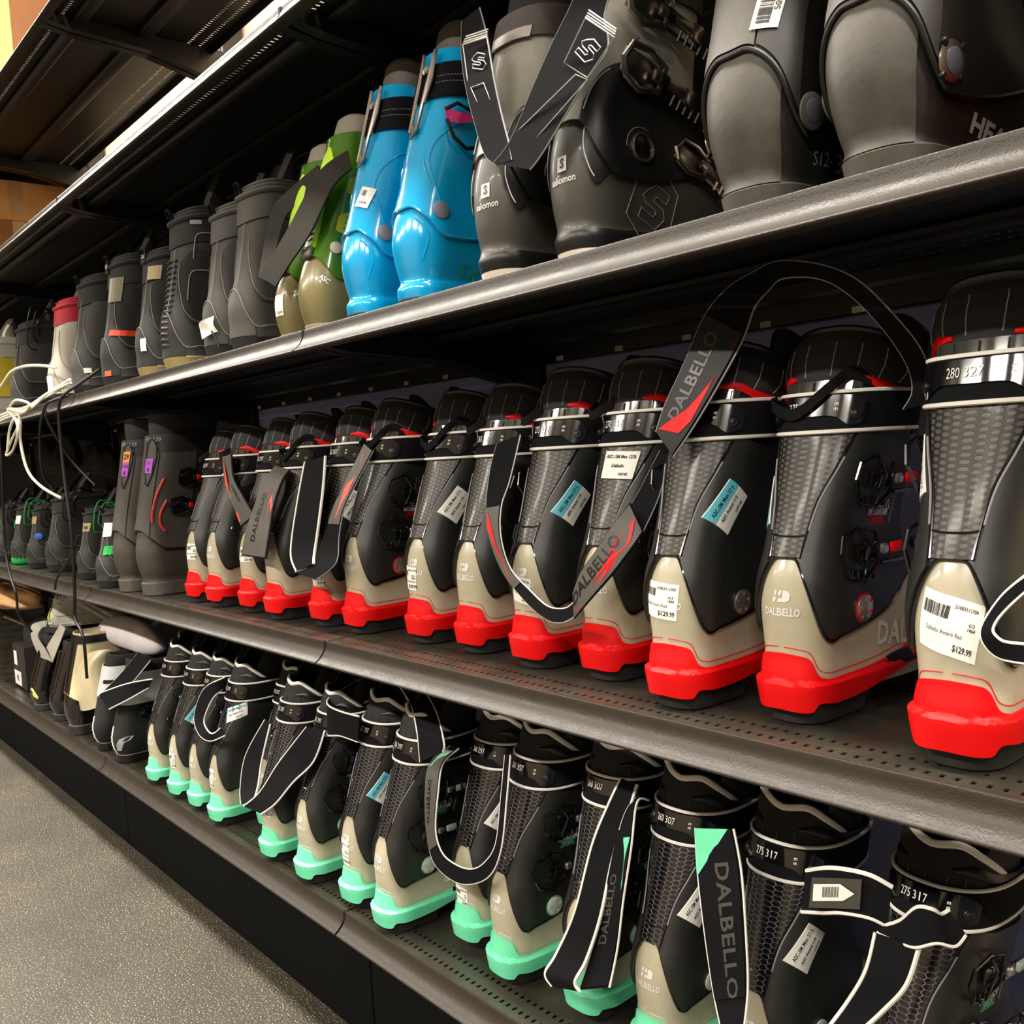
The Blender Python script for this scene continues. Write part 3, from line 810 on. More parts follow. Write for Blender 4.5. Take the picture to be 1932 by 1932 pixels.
MINT = [
 ('T15', -0.45, .80, 1, -6, 0.91, 'ski boot nearest the camera on the bottom shelf, strap wrapped round its cuff', '275 317', None, None),
 ('T14', -0.603, .785, -1, -2, 0.91, 'bottom-shelf ski boot with 275 317 on its plate, right of the hanging lettered strap', '275 317', None, dict(blue=False)),
 ('T13', -0.745, .785, -1, -2, 0.91, 'mint-heeled ski boot with 260 307 on its plate, left of the lettered hanging strap', '260 307', None, dict(blue=False, num='26.0')),
 ('T12', 1065, 1893, 1, 0, 0.93, 'mint-heeled ski boot hidden behind the long dangling strap', '260 307', None, None),
 ('T11', 920, 1828, 1, -5, 0.93, 'mint-heeled ski boot with two visible buckles and silver rivet, between two dangling straps', '260 307', None, None),
 ('T10', 857, 1764, -1, 0, 0.91, 'mint-heeled ski boot inside the U-shaped hanging strap', '260 297', dict(rot=-3, th=0, z=.085, w=.048, h=.03, **AG), dict(blue=False)),
 ('T9', 706, 1738, 1, -4, 0.9, 'mint-heeled ski boot standing over the joint of the bottom shelf', '265 297', None, None),
 ('T8', 647, 1694, -1, 0, 0.91, 'mint-heeled ski boot with blue size sticker on its side and price label on heel', '265 297', dict(rot=-2, th=-12, z=.10, w=.032, h=.044, **AG), dict()),
 ('T7', 562, 1650, 1, -3, 0.89, 'mint-heeled ski boot with silver rivet right of the long slanting strap', '265 297', None, None),
 ('T6', 497, 1610, -1, 0, 0.88, 'mint-heeled ski boot whose cuff the long slanting strap leaves', '265 297', dict(rot=-4, th=10, z=.115, w=.036, h=.034, **AG), None),
 ('T5', -1.79, .80, 1, 0, 0.87, 'mint-heeled ski boot standing further back between its neighbours', '265 297', None, None),
 ('T4', 400, 1545, -1, -2, 0.88, 'fifth mint-heeled ski boot from the left, blue sticker under its strap', '265 297', dict(rot=-3, th=-4, z=.11, w=.028, h=.04, **AG), dict(th=40, z=.262, rot=20)),
 ('T3', -2.015, .745, 1, 0, 0.87, 'fourth mint-heeled ski boot from the left', '255 297', None, None),
 ('T2', -2.125, .742, -1, 0, 0.87, 'third mint-heeled ski boot from the left, white price label', '255 297', dict(rot=0, th=8, z=.10, w=.026, h=.038, **AG), dict()),
 ('T1', -2.262, .742, 1, 0, 0.87, 'second mint-heeled ski boot from the left', '255 297', None, None),
 ('T0', -2.362, .80, -1, 0, 0.87, 'leftmost mint-heeled ski boot beside the black and white boots', '255 297', dict(rot=0, th=12, z=.12, w=.028, h=.034, **AG), None),
]
for nm, px, py, sd, rz, s_, lab, pt, pr, sz in MINT:
    if px > 5:
        p = atz(px, py, ZL['C']); x, y = p.x+.042*s_, p.y-.012
    else: x, y = px, py
    new_ski(nm, 'mint', sd, x, y, ZL['C']+.0003, rz, s_, lab, pt, pr, sz, None)
# ------------------------------------------------------------------ other alpine boots
def buckle(prof, th, z, off, s, m, mtab, parent, k=1.0, tilt=0):
    p, a, u, n = prof.frame(s*th, z, off); a = a if s > 0 else -a
    if tilt: a, u = a*math.cos(R(tilt))+u*math.sin(R(tilt)), u*math.cos(R(tilt))-a*math.sin(R(tilt))
    Mx = Matrix((a, u, n)).transposed(); L = lambda x, y, h: p+a*x*k+u*y*k+n*h*k
    def bx(b, c, d, bev): b.box(L(*c), tuple(q*k for q in d), Mx, bev)
    b = MB()
    b.tube([L(-.030, .000, .004), L(-.024, .016, .005), L(-.002, .020, .006), L(.018, .012, .008), L(.016, -.012, .008), L(-.006, -.020, .005), L(-.024, -.014, .004)], .0030*k, 8, closed=True, flat=1.2)
    bx(b, (-.004, 0, .002), (.052, .026, .004), .0015); o = link('buckle', b.mesh('buckle', m), parent)
    b = MB(); bx(b, (.030, 0, .009), (.050, .012, .005), .0015); bx(b, (.054, 0, .010), (.014, .017, .004), .0015); link('lever', b.mesh('lever', m), o)
    b = MB()
    for i in range(5): b.tube([L(.036+.009*i, -.016, .006), L(.036+.009*i, -.006, .009)], .0018*k, 6)
    b.tube([L(.02, -.011, .006), L(.075, -.013, .006)], .0016*k, 6); bx(b, (.018, 0, .010), (.012, .012, .006), .002); link('ladder', b.mesh('ladder', mtab), o)
    return o
def generic_sole(prof, m, h, t, nm='sole', off=.0015):
    b = MB(); n = 60
    b.rings([[prof.P(360*i/n, z, o) for i in range(n)] for z, o in ((0, off-.003), (.002, off), (h-.002, off), (h, off-.001))])
    return link(nm, b.mesh(nm, m), t)
def band(prof, th0, th1, zlo, zhi, off, base, m, t, nm, nu=24, nv=8, closeu=False, uvf=None, smooth=50):
    """panel between two height curves (functions of theta)"""
    b = MB()
    f = lambda x: x if callable(x) else (lambda th: x)
    lo, hi = f(zlo), f(zhi)
    def fn(u, v, o):
        th = lerp(th0, th1, u); return prof.P(th, lerp(lo(th), hi(th), v), o)
    b.patch(fn, nu, nv, off, base, closeu=closeu, uvf=uvf)
    return link(nm, b.mesh(nm, m, smooth), t)
def linetube(prof, pts, off, r, m, t, nm, n=5, smooth_n=6):
    b = MB(); q = catmull([(th, z, 0) for th, z in pts], smooth_n)
    b.tube([prof.P(p.x, p.y, off) for p in q], r, n); return link(nm, b.mesh(nm, m), t)
def collar(t, m, z0, z1, yb0, yb1, hw, yf, nm='liner', drop=.03, flare=.006, binding=None):
    RR = [(z0, yb0, yf-.01, hw-.008, 0), (lerp(z0, z1, .35), lerp(yb0, yb1, .4), yf, hw, .4), (lerp(z0, z1, .7), lerp(yb0, yb1, .75), yf+.005, hw+flare, .8), (z1-.004, yb1, yf+.005, hw+flare*.6, 1),
          (z1, yb1+.006, yf, hw-.004, 1), (z1-.006, yb1+.013, yf-.01, hw-.011, 1), (z0, yb1+.010, yf-.02, hw-.014, .5)]
    b = MB()
    def fn(u, v, o):
        x = v*(len(RR)-1); i = min(int(x), len(RR)-2); tt = x-i; r = [lerp(p, q, tt) for p, q in zip(RR[i], RR[i+1])]
        th = TH(u); c, q = math.cos(R(th)), math.sin(R(th)); yc = r[1]+r[3]
        y = yc-(r[3] if c > 0 else r[2]-yc)*math.copysign(abs(c)**.9, c)
        return Vector((r[3]*math.copysign(abs(q)**.85, q), y, r[0]-drop*(1-c)/2*r[4]))
    b.patch(fn, 48, 24, closeu=True); o = link(nm, b.mesh(nm, m, 80), t)
    if binding:
        b = MB(); b.tube([fn(i/48, .62, 0) for i in range(48)], .0022, 6, closed=True); link('binding', b.mesh('binding', binding), o)
    return o
def rivet(prof, th, z, off, r, m, t, nm='ankle_rivet', h=.003):
    p, a, u, n = prof.frame(th, z, off); b = MB(); b.disc(p, n, r, h, 26, .4); return link(nm, b.mesh(nm, m), t)

def place(px, Y, z, rz, s, label, name='ski_boot', cat='ski boot', group=None, py=None):
    p = at(px, py if py else 600, Y)
    t = empty(name, (p.x+.036*s, Y-.006, z+.0004), rz, s); return tag(t, label, cat, group)
ZA_ = ZL['A']
def xa(px, py, Y=.765): return at(px, py, Y).x

G_DARK = mat('worn_charcoal_plastic', (40, 38, 35), .48, var=.16, vscale=45)
G_GREY = mat('scuffed_grey_rubber', (70, 66, 59), .55, var=.42, vscale=16, bump=.2, bscale=150)
G_LUG = mat('worn_grey_sole', (80, 76, 69), .7, var=.25, vscale=60)
G_BRN = mat('black_brown_plastic', (28, 26, 23), .35, var=.15, vscale=40)
# two big scuffed grey-black boots, top right of the photo
HP = Prof([(0, .008, .32, .037), (.022, .004, .322, .040), (.028, .009, .318, .038), (.05, .003, .31, .043), (.08, -.004, .29, .048), (.11, -.004, .25, .051), (.14, .001, .225, .051), (.17, .010, .21, .050), (.21, .022, .205, .052), (.26, .038, .21, .055), (.31, .052, .215, .058), (.38, .07, .22, .06)], fw=.2)
def head_boot(px, py, rz, label, lat, Y=.765):
    t = empty('ski_boot', (xa(px, py, Y)+.040, Y-.008, ZA_+.0004), rz); tag(t, label, 'ski boot', 'scuffed grey rental boots, top right')
    seam = lambda th: curve1([(0, .144), (18, .143), (45, .121), (70, .078), (92, .062), (125, .09), (180, .13)], abs((th+180) % 360-180))
    generic_sole(HP, G_LUG, .024, t)
    band(HP, -180, 180, .02, lambda th: seam(th)+.012, 0, None, G_DARK, t, 'lower_shell', 72, 20, True)
    band(HP, -52, 52, .024, lambda th: seam(th)-.001-.0*th, .0022, 0, G_GREY, t, 'heel_cup', 28, 14)
    band(HP, -180, 180, seam, .345, .005, .001, G_BRN, t, 'cuff', 72, 16, True)
    b = MB(); b.tube([HP.P(TH(i/90), seam(TH(i/90)), .0045) for i in range(90)], .0028, 8, closed=True); link('cuff_seal', b.mesh('cuff_seal', M_BLACK), t)
    sp = band(HP, -34, 22, lambda th: seam(th)+.004, .34, .0075, .004, G_GREY, t, 'spine', 16, 16)
    band(HP, 24, 70, lambda th: seam(th)+.006, lambda th: .345, .0072, .004, G_DARK, t, 'side_panel', 16, 14)
    linetube(HP, [(23, .165), (23.5, .22), (24, .30)], .0078, .0008, M_BLACK, t, 'panel_line')
    band(HP, 78, 140, lambda th: .175+abs(th-105)*.0012, .33, .0068, .004, M_BLACK, t, 'cuff_inlay', 12, 8)
    for s in (1, -1):
        r_ = rivet(HP, s*85, .084, .006, .0165, M_GUN if s == lat else G_LUG, t); 
        rivet(HP, s*85, .084, .0085, .0105, mat('slate_cap', (88, 90, 98), .3), r_, 'rivet_cap', .002)
        if s == lat:
            b = MB(); p, a, u, n = HP.frame(s*85, .084, .008)
            for k in range(4):
                an = math.pi/2*k+.8; b.box(p+(a*math.cos(an)+u*math.sin(an))*.0175, (.007, .005, .004), Matrix((a*math.cos(an)+u*math.sin(an), n.cross(a*math.cos(an)+u*math.sin(an)), n)).transposed(), .001)
            link('rivet_notches', b.mesh('rivet_notches', M_BLACK), r_)
    if lat > 0:
        for th, z in ((112, .235), (108, .29)): buckle(HP, th, z, .007, 1, M_GUN, M_BLACK, t)
        b = MB(); band(HP, 42, 50, .172, .33, .0085, .006, M_RED, t, 'red_stripe', 4, 8)
        b = MB(); put_text(b, 'HEAD', .022, HP.side(.128, .040, -10, .0015), bold=.04, sx=1.35); link('side_logo', b.mesh('side_logo', mat('silver_print', (190, 188, 184), .4), 0), t)
        b = MB(); f = HP.map(16, .26, -5, .0095); rect(b, f, -.012, -.016, .010, .02); link('silver_badge', b.mesh('silver_badge', mat('pale_badge', (200, 202, 206), .4), 0), t)
    else:
        b = MB(); f = HP.map(33, .187, -7, .0088); rect(b, f, -.013, -.029, .013, .029, 4); o = link('barcode_label', b.mesh('barcode_label', M_PAPER, 0), t)
        b = MB(); f = HP.map(33, .187, -7, .0094); bars(b, f, -.009, -.024, .004, .022, 26, 5, False); put_text(b, '505369', .0085, lambda a, c: f(.0082-c, a), bold=.01); link('label_print', b.mesh('label_print', M_INK, 0), o)
        b = MB(); put_text(b, 'S12-', .018, HP.side(.072, .048, 4, .0012), bold=0); put_text(b, '30', .024, HP.side(.105, .048, 12, .0012), bold=0); link('chalk_marks', b.mesh('chalk_marks', M_STITCH, 0), t)
    collar(t, M_LINER, .32, .40, .060, .085, .056, .215)
    return t
head_boot(1338, 385, -2, 'scuffed grey ski boot with barcode sticker and S12-30 written on its side', -1)
head_boot(1560, 325, -4, 'scuffed grey ski boot with large round rivet, red stripe and HE lettering, top right', 1)
# red sliver at the right edge
t = empty('ski_boot', (xa(1925, 235)+.050, .757, ZA_+.0004)); tag(t, 'red and pale grey ski boot just entering the photo at the upper right edge', 'ski boot')
generic_sole(HP, G_LUG, .024, t); band(HP, -180, 180, .02, .075, 0, None, M_RED, t, 'lower_shell', 48, 12, True)
band(HP, -180, 180, .07, .33, .002, .001, mat('pale_shell', (190, 182, 165), .4), t, 'cuff', 48, 12, True); collar(t, M_LINER, .32, .39, .060, .085, .056, .215)
b = MB(); q = [HP.P(th, .235+.06*math.sin(R(th*1.2)), .010) for th in range(-90, 60, 8)]; b.tube(q, .004, 8); link('white_cord', b.mesh('white_cord', M_PIPE), t)

# Salomon pair
SA_GR = mat('warm_grey_shell', (72, 69, 63), .42, var=.08, vscale=60, coat=.1)
SA_CL = mat('smoky_translucent_cuff', (172, 170, 158), .3, sss=.2, coat=.3)
SA_BK = mat('soft_black_shell', (24, 23, 23), .38, var=.1, vscale=50)
SA_ST = mat('ivory_heel', (226, 214, 196), .6)
SP = Prof([(0, .010, .312, .033), (.014, .006, .315, .035), (.018, .004, .315, .036), (.035, .002, .312, .037), (.038, .006, .31, .035), (.07, .002, .295, .040), (.10, .001, .265, .043), (.13, .004, .235, .043), (.16, .012, .21, .041), (.19, .022, .20, .041), (.24, .038, .20, .045), (.29, .054, .205, .050), (.34, .070, .21, .053), (.40, .09, .215, .056)], fw=.25)
def s_logo(b, f, k):
    pts = [(-.30, .62), (-.62, .30), (-.42, .02), (.14, -.18), (.22, -.34), (.08, -.48), (-.62, -.22), (-.72, -.62), (.30, -.98), (.74, -.50), (.62, -.10), (.02, .14), (.0, .26), (.16, .36), (.72, .16), (.84, .56), (.1, .86)]
    b.tube([f(x*k, y*k) for x, y in pts], .0006 if k > .006 else .0004, 4, closed=True)
def s_badge(b, f, w):
    rect(b, lambda x, y: f(x, y), -w*.5, 0, w*.5, w*1.1, 2)
def salomon(px, py, rz, label, lat, Y):
    t = empty('ski_boot', (xa(px, py, Y)+.037, Y-.006, ZA_+.0004), rz); tag(t, label, 'ski boot', 'grey ski boots with S emblems')
    seam = lambda th: curve1([(0, .161), (20, .160), (40, .153), (70, .115), (95, .094), (125, .11), (180, .15)], abs((th+180) % 360-180))
    generic_sole(SP, SA_ST, .016, t, 'heel_sole')
    band(SP, -180, 180, .016, .037, .001, -.001, SA_BK, t, 'heel_band', 60, 4, True)
    band(SP, -180, 180, .036, lambda th: seam(th)+.01, 0, None, SA_GR, t, 'lower_shell', 72, 18, True)
    band(SP, -180, 180, seam, .335, .004, .0005, SA_CL, t, 'cuff', 72, 16, True)
    for s in (1, -1):
        band(SP, s*33, s*160, lambda th: seam(th)-.002, lambda th: curve1([(33, .178), (50, .208), (75, .220), (100, .218), (160, .20)], abs(th)), .0062, .003, SA_BK, t, 'side_panel', 30, 14)
        linetube(SP, [(s*37, .168), (s*42, .190), (s*52, .205), (s*62, .212)], .0070, .0007, M_WHITE, t, 'panel_line')
        band(SP, s*40, s*84, lambda th: curve1([(40, .115), (62, .085), (84, .098)], abs(th)), lambda th: curve1([(40, .150), (50, .158), (84, .120)], abs(th)), .0028, 0, SA_BK, t, 'ankle_pad', 18, 8)
        linetube(SP, [(s*42, .148), (s*43, .125), (s*52, .103), (s*60, .092)], .0032, .0007, M_WHITE, t, 'pad_line')
        b = MB(); p, a, u, n = SP.frame(SP.th_at(.085, .128, .0062, s), .128, .0062)
        q = [p+(a*math.cos(v)+u*math.sin(v))*.0155+n*.001 for v in [2*math.pi*i/30 for i in range(30)]]; b.tube(q, .0028, 8, closed=True, flat=.8)
        o = link('pivot_ring', b.mesh('pivot_ring', M_GUN), t); b = MB(); b.disc(p, n, .014, .0012, 26); link('pivot_cap', b.mesh('pivot_cap', M_GLOSSBLK), o)
        b = MB(); q = [p+(a*math.cos(v)+u*math.sin(v))*.0235 for v in [R(60+120*i/16) for i in range(17)]]; b.tube(q, .0005, 4); link('pivot_line', b.mesh('pivot_line', M_STITCH), o)
    b = MB(); f = SP.map(6, .108, 0, .0008); rect(b, f, -.007, -.004, .007, .013); link('badge', b.mesh('badge', M_WHITE, 0), t)
    b = MB(); put_text(b, 'S', .015, SP.map(6, .1125, 0, .0013), bold=.04); link('badge_letter', b.mesh('badge_letter', SA_GR, 0), t)
    b = MB(); put_text(b, 'salomon', .0115, SP.map(8, .0945, 0, .0010), bold=.02); link('maker_print', b.mesh('maker_print', M_WHITE, 0), t)
    if lat > 0:
        b = MB(); s_logo(b, SP.side(.105, .068, -8, .001), .027); b.tube([SP.side(.105, .068, -8, .001)(x*.029, y*.029) for x, y in ((-.9, 1.0), (-1.3, -.6), (-.5, -1.4), (.9, -1.3), (1.2, .6), (.6, 1.25))], .0006, 4, closed=True); link('outline_emblem', b.mesh('outline_emblem', M_STITCH), t)
        b = MB(); put_text(b, 'X', .018, SP.side(.078, .246, -8, .0055), bold=.05); put_text(b, 'PRO 100', .0125, SP.side(.120, .240, -8, .0055), bold=.01); link('model_print', b.mesh('model_print', M_STITCH, 0), t)
        for yy, z in ((.092, .212), (.10, .283)): buckle(SP, SP.th_at(yy, z, .007), z, .0075, 1, M_GUN, M_BLACK, t, 1.2, -18)
        buckle(SP, SP.th_at(.165, .12, .004), .12, .004, 1, M_GUN, M_CHROME, t, 1.0, -30)
    band(SP, -180, 180, .300, .340, .0085, .005, mat('carbon_cuff_strap', (66, 58, 52), .5, bump=.8, bscale=700, kind='weave'), t, 'cuff_strap', 60, 5, True)
    band(SP, -20, 38, .298, .312, .0105, .008, M_CHROME, t, 'chrome_plate', 12, 3)
    collar(t, M_LINER, .33, .40, .070, .09, .050, .205)
    return t
SAL2 = salomon(1027, 480, -6, 'grey ski boot with large S outline on its side and metal buckles', 1, .775)
SAL1 = salomon(890, 520, 0, 'grey ski boot whose cuff carries the folded strap with S emblems', -1, .765)

# glossy blue pair
BLU = mat('glossy_cyan_plastic', (10, 164, 224), .18, coat=.9, spec=.6)
BP = Prof([(0, .009, .305, .034), (.012, .004, .308, .037), (.03, .003, .308, .0375), (.033, .007, .305, .0355), (.06, .002, .295, .041), (.09, -.001, .27, .045), (.12, .004, .235, .044), (.142, .012, .21, .042), (.17, .022, .20, .041), (.21, .034, .20, .043), (.26, .050, .20, .045), (.31, .065, .205, .048), (.36, .080, .21, .050), (.40, .09, .21, .052)], fw=.25)
def blue_boot(px, py, rz, label, lat, Y, s=1):
    t = empty('ski_boot', (xa(px, py, Y)+.039, Y-.006, ZA_+.0004), rz, s); tag(t, label, 'ski boot', 'glossy blue ski boots')
    seam = lambda th: curve1([(0, .133), (25, .133), (60, .115), (95, .09), (130, .11), (180, .13)], abs((th+180) % 360-180))
    generic_sole(BP, mat('grey_sole', (80, 76, 72), .7), .013, t)
    band(BP, -180, 180, .012, .032, .0015, -.001, BLU, t, 'heel_ledge', 60, 4, True)
    band(BP, -180, 180, .031, lambda th: seam(th)+.01, 0, None, BLU, t, 'lower_shell', 72, 22, True)
    band(BP, -180, 180, seam, lambda th: .362-.02*(1-math.cos(R(th)))/2, .004, .0, BLU, t, 'cuff', 72, 26, True)
    b = MB(); b.tube([BP.P(TH(i/90), seam(TH(i/90))+.002, .0035) for i in range(90)], .0018, 6, closed=True)
    for s_ in (1, -1):
        for pts in ([(s_*84, .130), (s_*62, .165), (s_*42, .195), (s_*44, .222), (s_*66, .243), (s_*84, .252)], [(s_*55, .165), (s_*38, .185), (s_*30, .20)], [(s_*50, .29), (s_*62, .298), (s_*75, .30)]):
            b.tube([BP.P(p.x, p.y, .0038) for p in catmull([(a, c, 0) for a, c in pts], 6)], .0014, 6)
        b.tube([BP.P(p.x, p.y, -.0002) for p in catmull([(s_*50, .062, 0), (s_*62, .088, 0), (s_*54, .106, 0), (s_*34, .118, 0)], 6)], .0014, 6)
    link('moulded_ridges', b.mesh('moulded_ridges', BLU), t)
    band(BP, -180, 180, .288, .338, .0080, .0055, M_WEB, t, 'power_strap', 60, 5, True)
    st = t.children[-1]
    for z in (.309, .318):
        b = MB()
        for i in range(26): b.tube([BP.P(lerp(25, 140, i/26), z, .0086), BP.P(lerp(25, 140, (i+.55)/26), z, .0086)], .0006, 4)
        link('stitching', b.mesh('stitching', M_STITCH), st)
    # metal walk lever on the spine
    b = MB(); M2 = lambda a, z, o: BP.map(4, .285, 0, o)(a, z-.3)
    b.tube([M2(-.008, .372, .012), M2(-.006, .33, .013), M2(-.012, .262, .010), M2(-.006, .252, .010), M2(.002, .262, .010), M2(.010, .300, .013), M2(.016, .372, .013)], .0030, 8, flat=1)
    b.tube([M2(.016, .372, .013), M2(.020, .33, .013), M2(.012, .296, .012)], .0028, 8)
    b.disc(M2(-.006, .264, .008), (0, -1, .3), .006, .004, 14); b.disc(M2(.004, .345, .010), (0, -1, .3), .0055, .005, 14)
    b.box(M2(.004, .345, .010), (.018, .006, .006)); link('walk_lever', b.mesh('walk_lever', M_GUN), t)
    for s_ in (1, -1): rivet(BP, s_*80, .128, .0035, .0125, mat('grey_cap', (128, 128, 140), .4), t)
    if lat > 0:
        b = MB(); P_ = lambda a, z, o=.014: BP.map(72, .25, 0, o)(a, z-.25)
        b.tube([P_(-.022, .266), P_(-.006, .275), P_(.012, .268), P_(.03, .262)], .0028, 6); b.tube([P_(-.016, .252), P_(.0, .228), P_(.02, .214), P_(.034, .222)], .0028, 6)
        lp = link('tab_loop', b.mesh('tab_loop', M_BLACK), t)
        b = MB(); f = BP.map(72, .25, 0, .015); polyfan(b, lambda x, y: f(x, y-.25), [(-.024, .268), (.004, .262), (.02, .262), (.02, .252), (.002, .247), (-.016, .250)]); link('pull_tab', b.mesh('pull_tab', mat('magenta_tab', (196, 30, 110), .6, bump=.4), 0), lp)
        b = MB(); put_text(b, 'SX', .03, BP.map(98, .045, -25, .0012), bold=.0); link('green_print', b.mesh('green_print', mat('green_print', (40, 160, 90), .5), 0), t)
    else:
        b = MB(); f = BP.map(24, .185, -18, .0062); rect(b, f, -.013, -.015, .015, .015, 3); o = link('price_label', b.mesh('price_label', M_PAPER, 0), t)
        b = MB(); bars(b, BP.map(24, .185, -18, .007), -.010, .002, .0, .010, 10, 2); put_text(b, '$129.99', .005, BP.map(24, .185, -18, .007), b0=-.008); link('label_print', b.mesh('label_print', M_INK, 0), o)
    collar(t, mat('grey_liner', (92, 84, 79), .45, coat=.1), .325, .410, .080, .104, .046, .20, drop=.03, flare=.002, binding=M_BLACK)
    return t
blue_boot(737, 565, 0, 'glossy bright blue ski boot, the right one of the pair, magenta pull tab', 1, .768)
blue_boot(643, 592, 0, 'glossy bright blue ski boot, left of its twin, white label on the spine', -1, .768, .985)

# green and tan pair
GRN = mat('translucent_green_shell', (64, 112, 16), .2, coat=.6, sss=.15)
LIM = mat('lime_plastic', (178, 222, 30), .35, coat=.3)
TAN = mat('tan_translucent_heel', (128, 118, 78), .28, coat=.4, sss=.15)
WEBT = mat('woven_strap', (40, 37, 30), .75, spec=.2, var=.5, vscale=420, bump=1.0, bscale=520, kind='weave')
GP = Prof([(0, .010, .30, .033), (.02, .004, .305, .037), (.05, -.002, .30, .042), (.08, -.002, .28, .044), (.11, .006, .25, .042), (.14, .018, .21, .039), (.18, .032, .195, .039), (.23, .047, .195, .042), (.28, .062, .20, .045), (.33, .077, .20, .047), (.40, .095, .21, .05)], fw=.25)
def green_boot(px, py, rz, label, Y, s, price):
    t = empty('ski_boot', (xa(px, py, Y)+.036, Y-.006, ZA_+.0004), rz, s); tag(t, label, 'ski boot', 'green and tan ski boots')
    seam = lambda th: curve1([(0, .130), (30, .128), (60, .112), (95, .088), (130, .12), (180, .14)], abs((th+180) % 360-180))
    generic_sole(GP, mat('tan_sole', (150, 140, 112), .6), .016, t)
    band(GP, -180, 180, .015, lambda th: seam(th)+.012, 0, None, TAN, t, 'lower_shell', 60, 18, True)
    band(GP, -180, 180, seam, .345, .004, 0, GRN, t, 'cuff', 64, 18, True)
    band(GP, -16, 22, .145, lambda th: .325-.0008*abs(th-3)**1.2, .0075, .003, LIM, t, 'lime_spine', 12, 16)
    b = MB()
    for i in range(7): b.tube([GP.map(3, .19, 0, .008)(-.006, -.03+i*.010), GP.map(3, .19, 0, .008)(.006, -.028+i*.010)], .0012, 5)
    link('spine_ribs', b.mesh('spine_ribs', GRN), t)
    b = MB(); p, a, u, n = GP.frame(6, .138, .008); b.box(p, (.024, .022, .010), Matrix((a, u, n)).transposed(), .003); b.disc(p-a*.005, n, .005, .007, 12); link('lean_lock', b.mesh('lean_lock', mat('grey_lock', (84, 80, 72), .4)), t)
    for s_ in (1, -1):
        rivet(GP, s_*74, .142, .0045, .0105, mat('pale_rivet', (205, 196, 180), .4), t)
        for th, z in ((82, .185), (84, .250)):
            b = MB(); f = GP.map(s_*th, z, 0, .0068); g = GP.map(s_*th, z, 0, .0055)
            b.patch(lambda x, y, o: GP.map(s_*th, z, 0, o)((x-.5)*.034, (y-.5)*.036*(1-.35*(2*x-1)**2)), 8, 8, .0068, .004); o = link('buckle_base', b.mesh('buckle_base', mat('olive_lime', (170, 176, 30), .4)), t)
            b = MB()
            for k in (-1, 0, 1): rect(b, GP.map(s_*th, z, 0, .0074), -.002, k*.009-.0022, .014, k*.009+.0022, 2)
            link('buckle_slots', b.mesh('buckle_slots', GRN, 0), o)
    b = MB(); put_text(b, 'ASC', .011, GP.map(60, .088, -35, .001), bold=.03); link('side_print', b.mesh('side_print', M_WHITE, 0), t)
    if price:
        b = MB(); f = GP.map(4, .070, 0, .0014); rect(b, f, -.016, -.02, .016, .02, 3); o = link('price_label', b.mesh('price_label', M_PAPER, 0), t); b = MB(); put_text(b, '$29.99', .006, GP.map(4, .070, 0, .002), b0=-.014, a0=.004); link('label_print', b.mesh('label_print', M_INK, 0), o)
    collar(t, mat('beige_liner', (142, 134, 116), .5), .325, .385, .078, .10, .044, .195, drop=.02)
    return t
GR2 = green_boot(563, 612, 0, 'lime green ski boot with tan heel, next to the blue boots', .768, .94, False)
GR1 = green_boot(536, 625, 0, 'lime green ski boot with tan heel and price label, behind the woven strap', .785, .90, True)
GR1.location.x = GR2.location.x-.112; GR1.location.y = .775

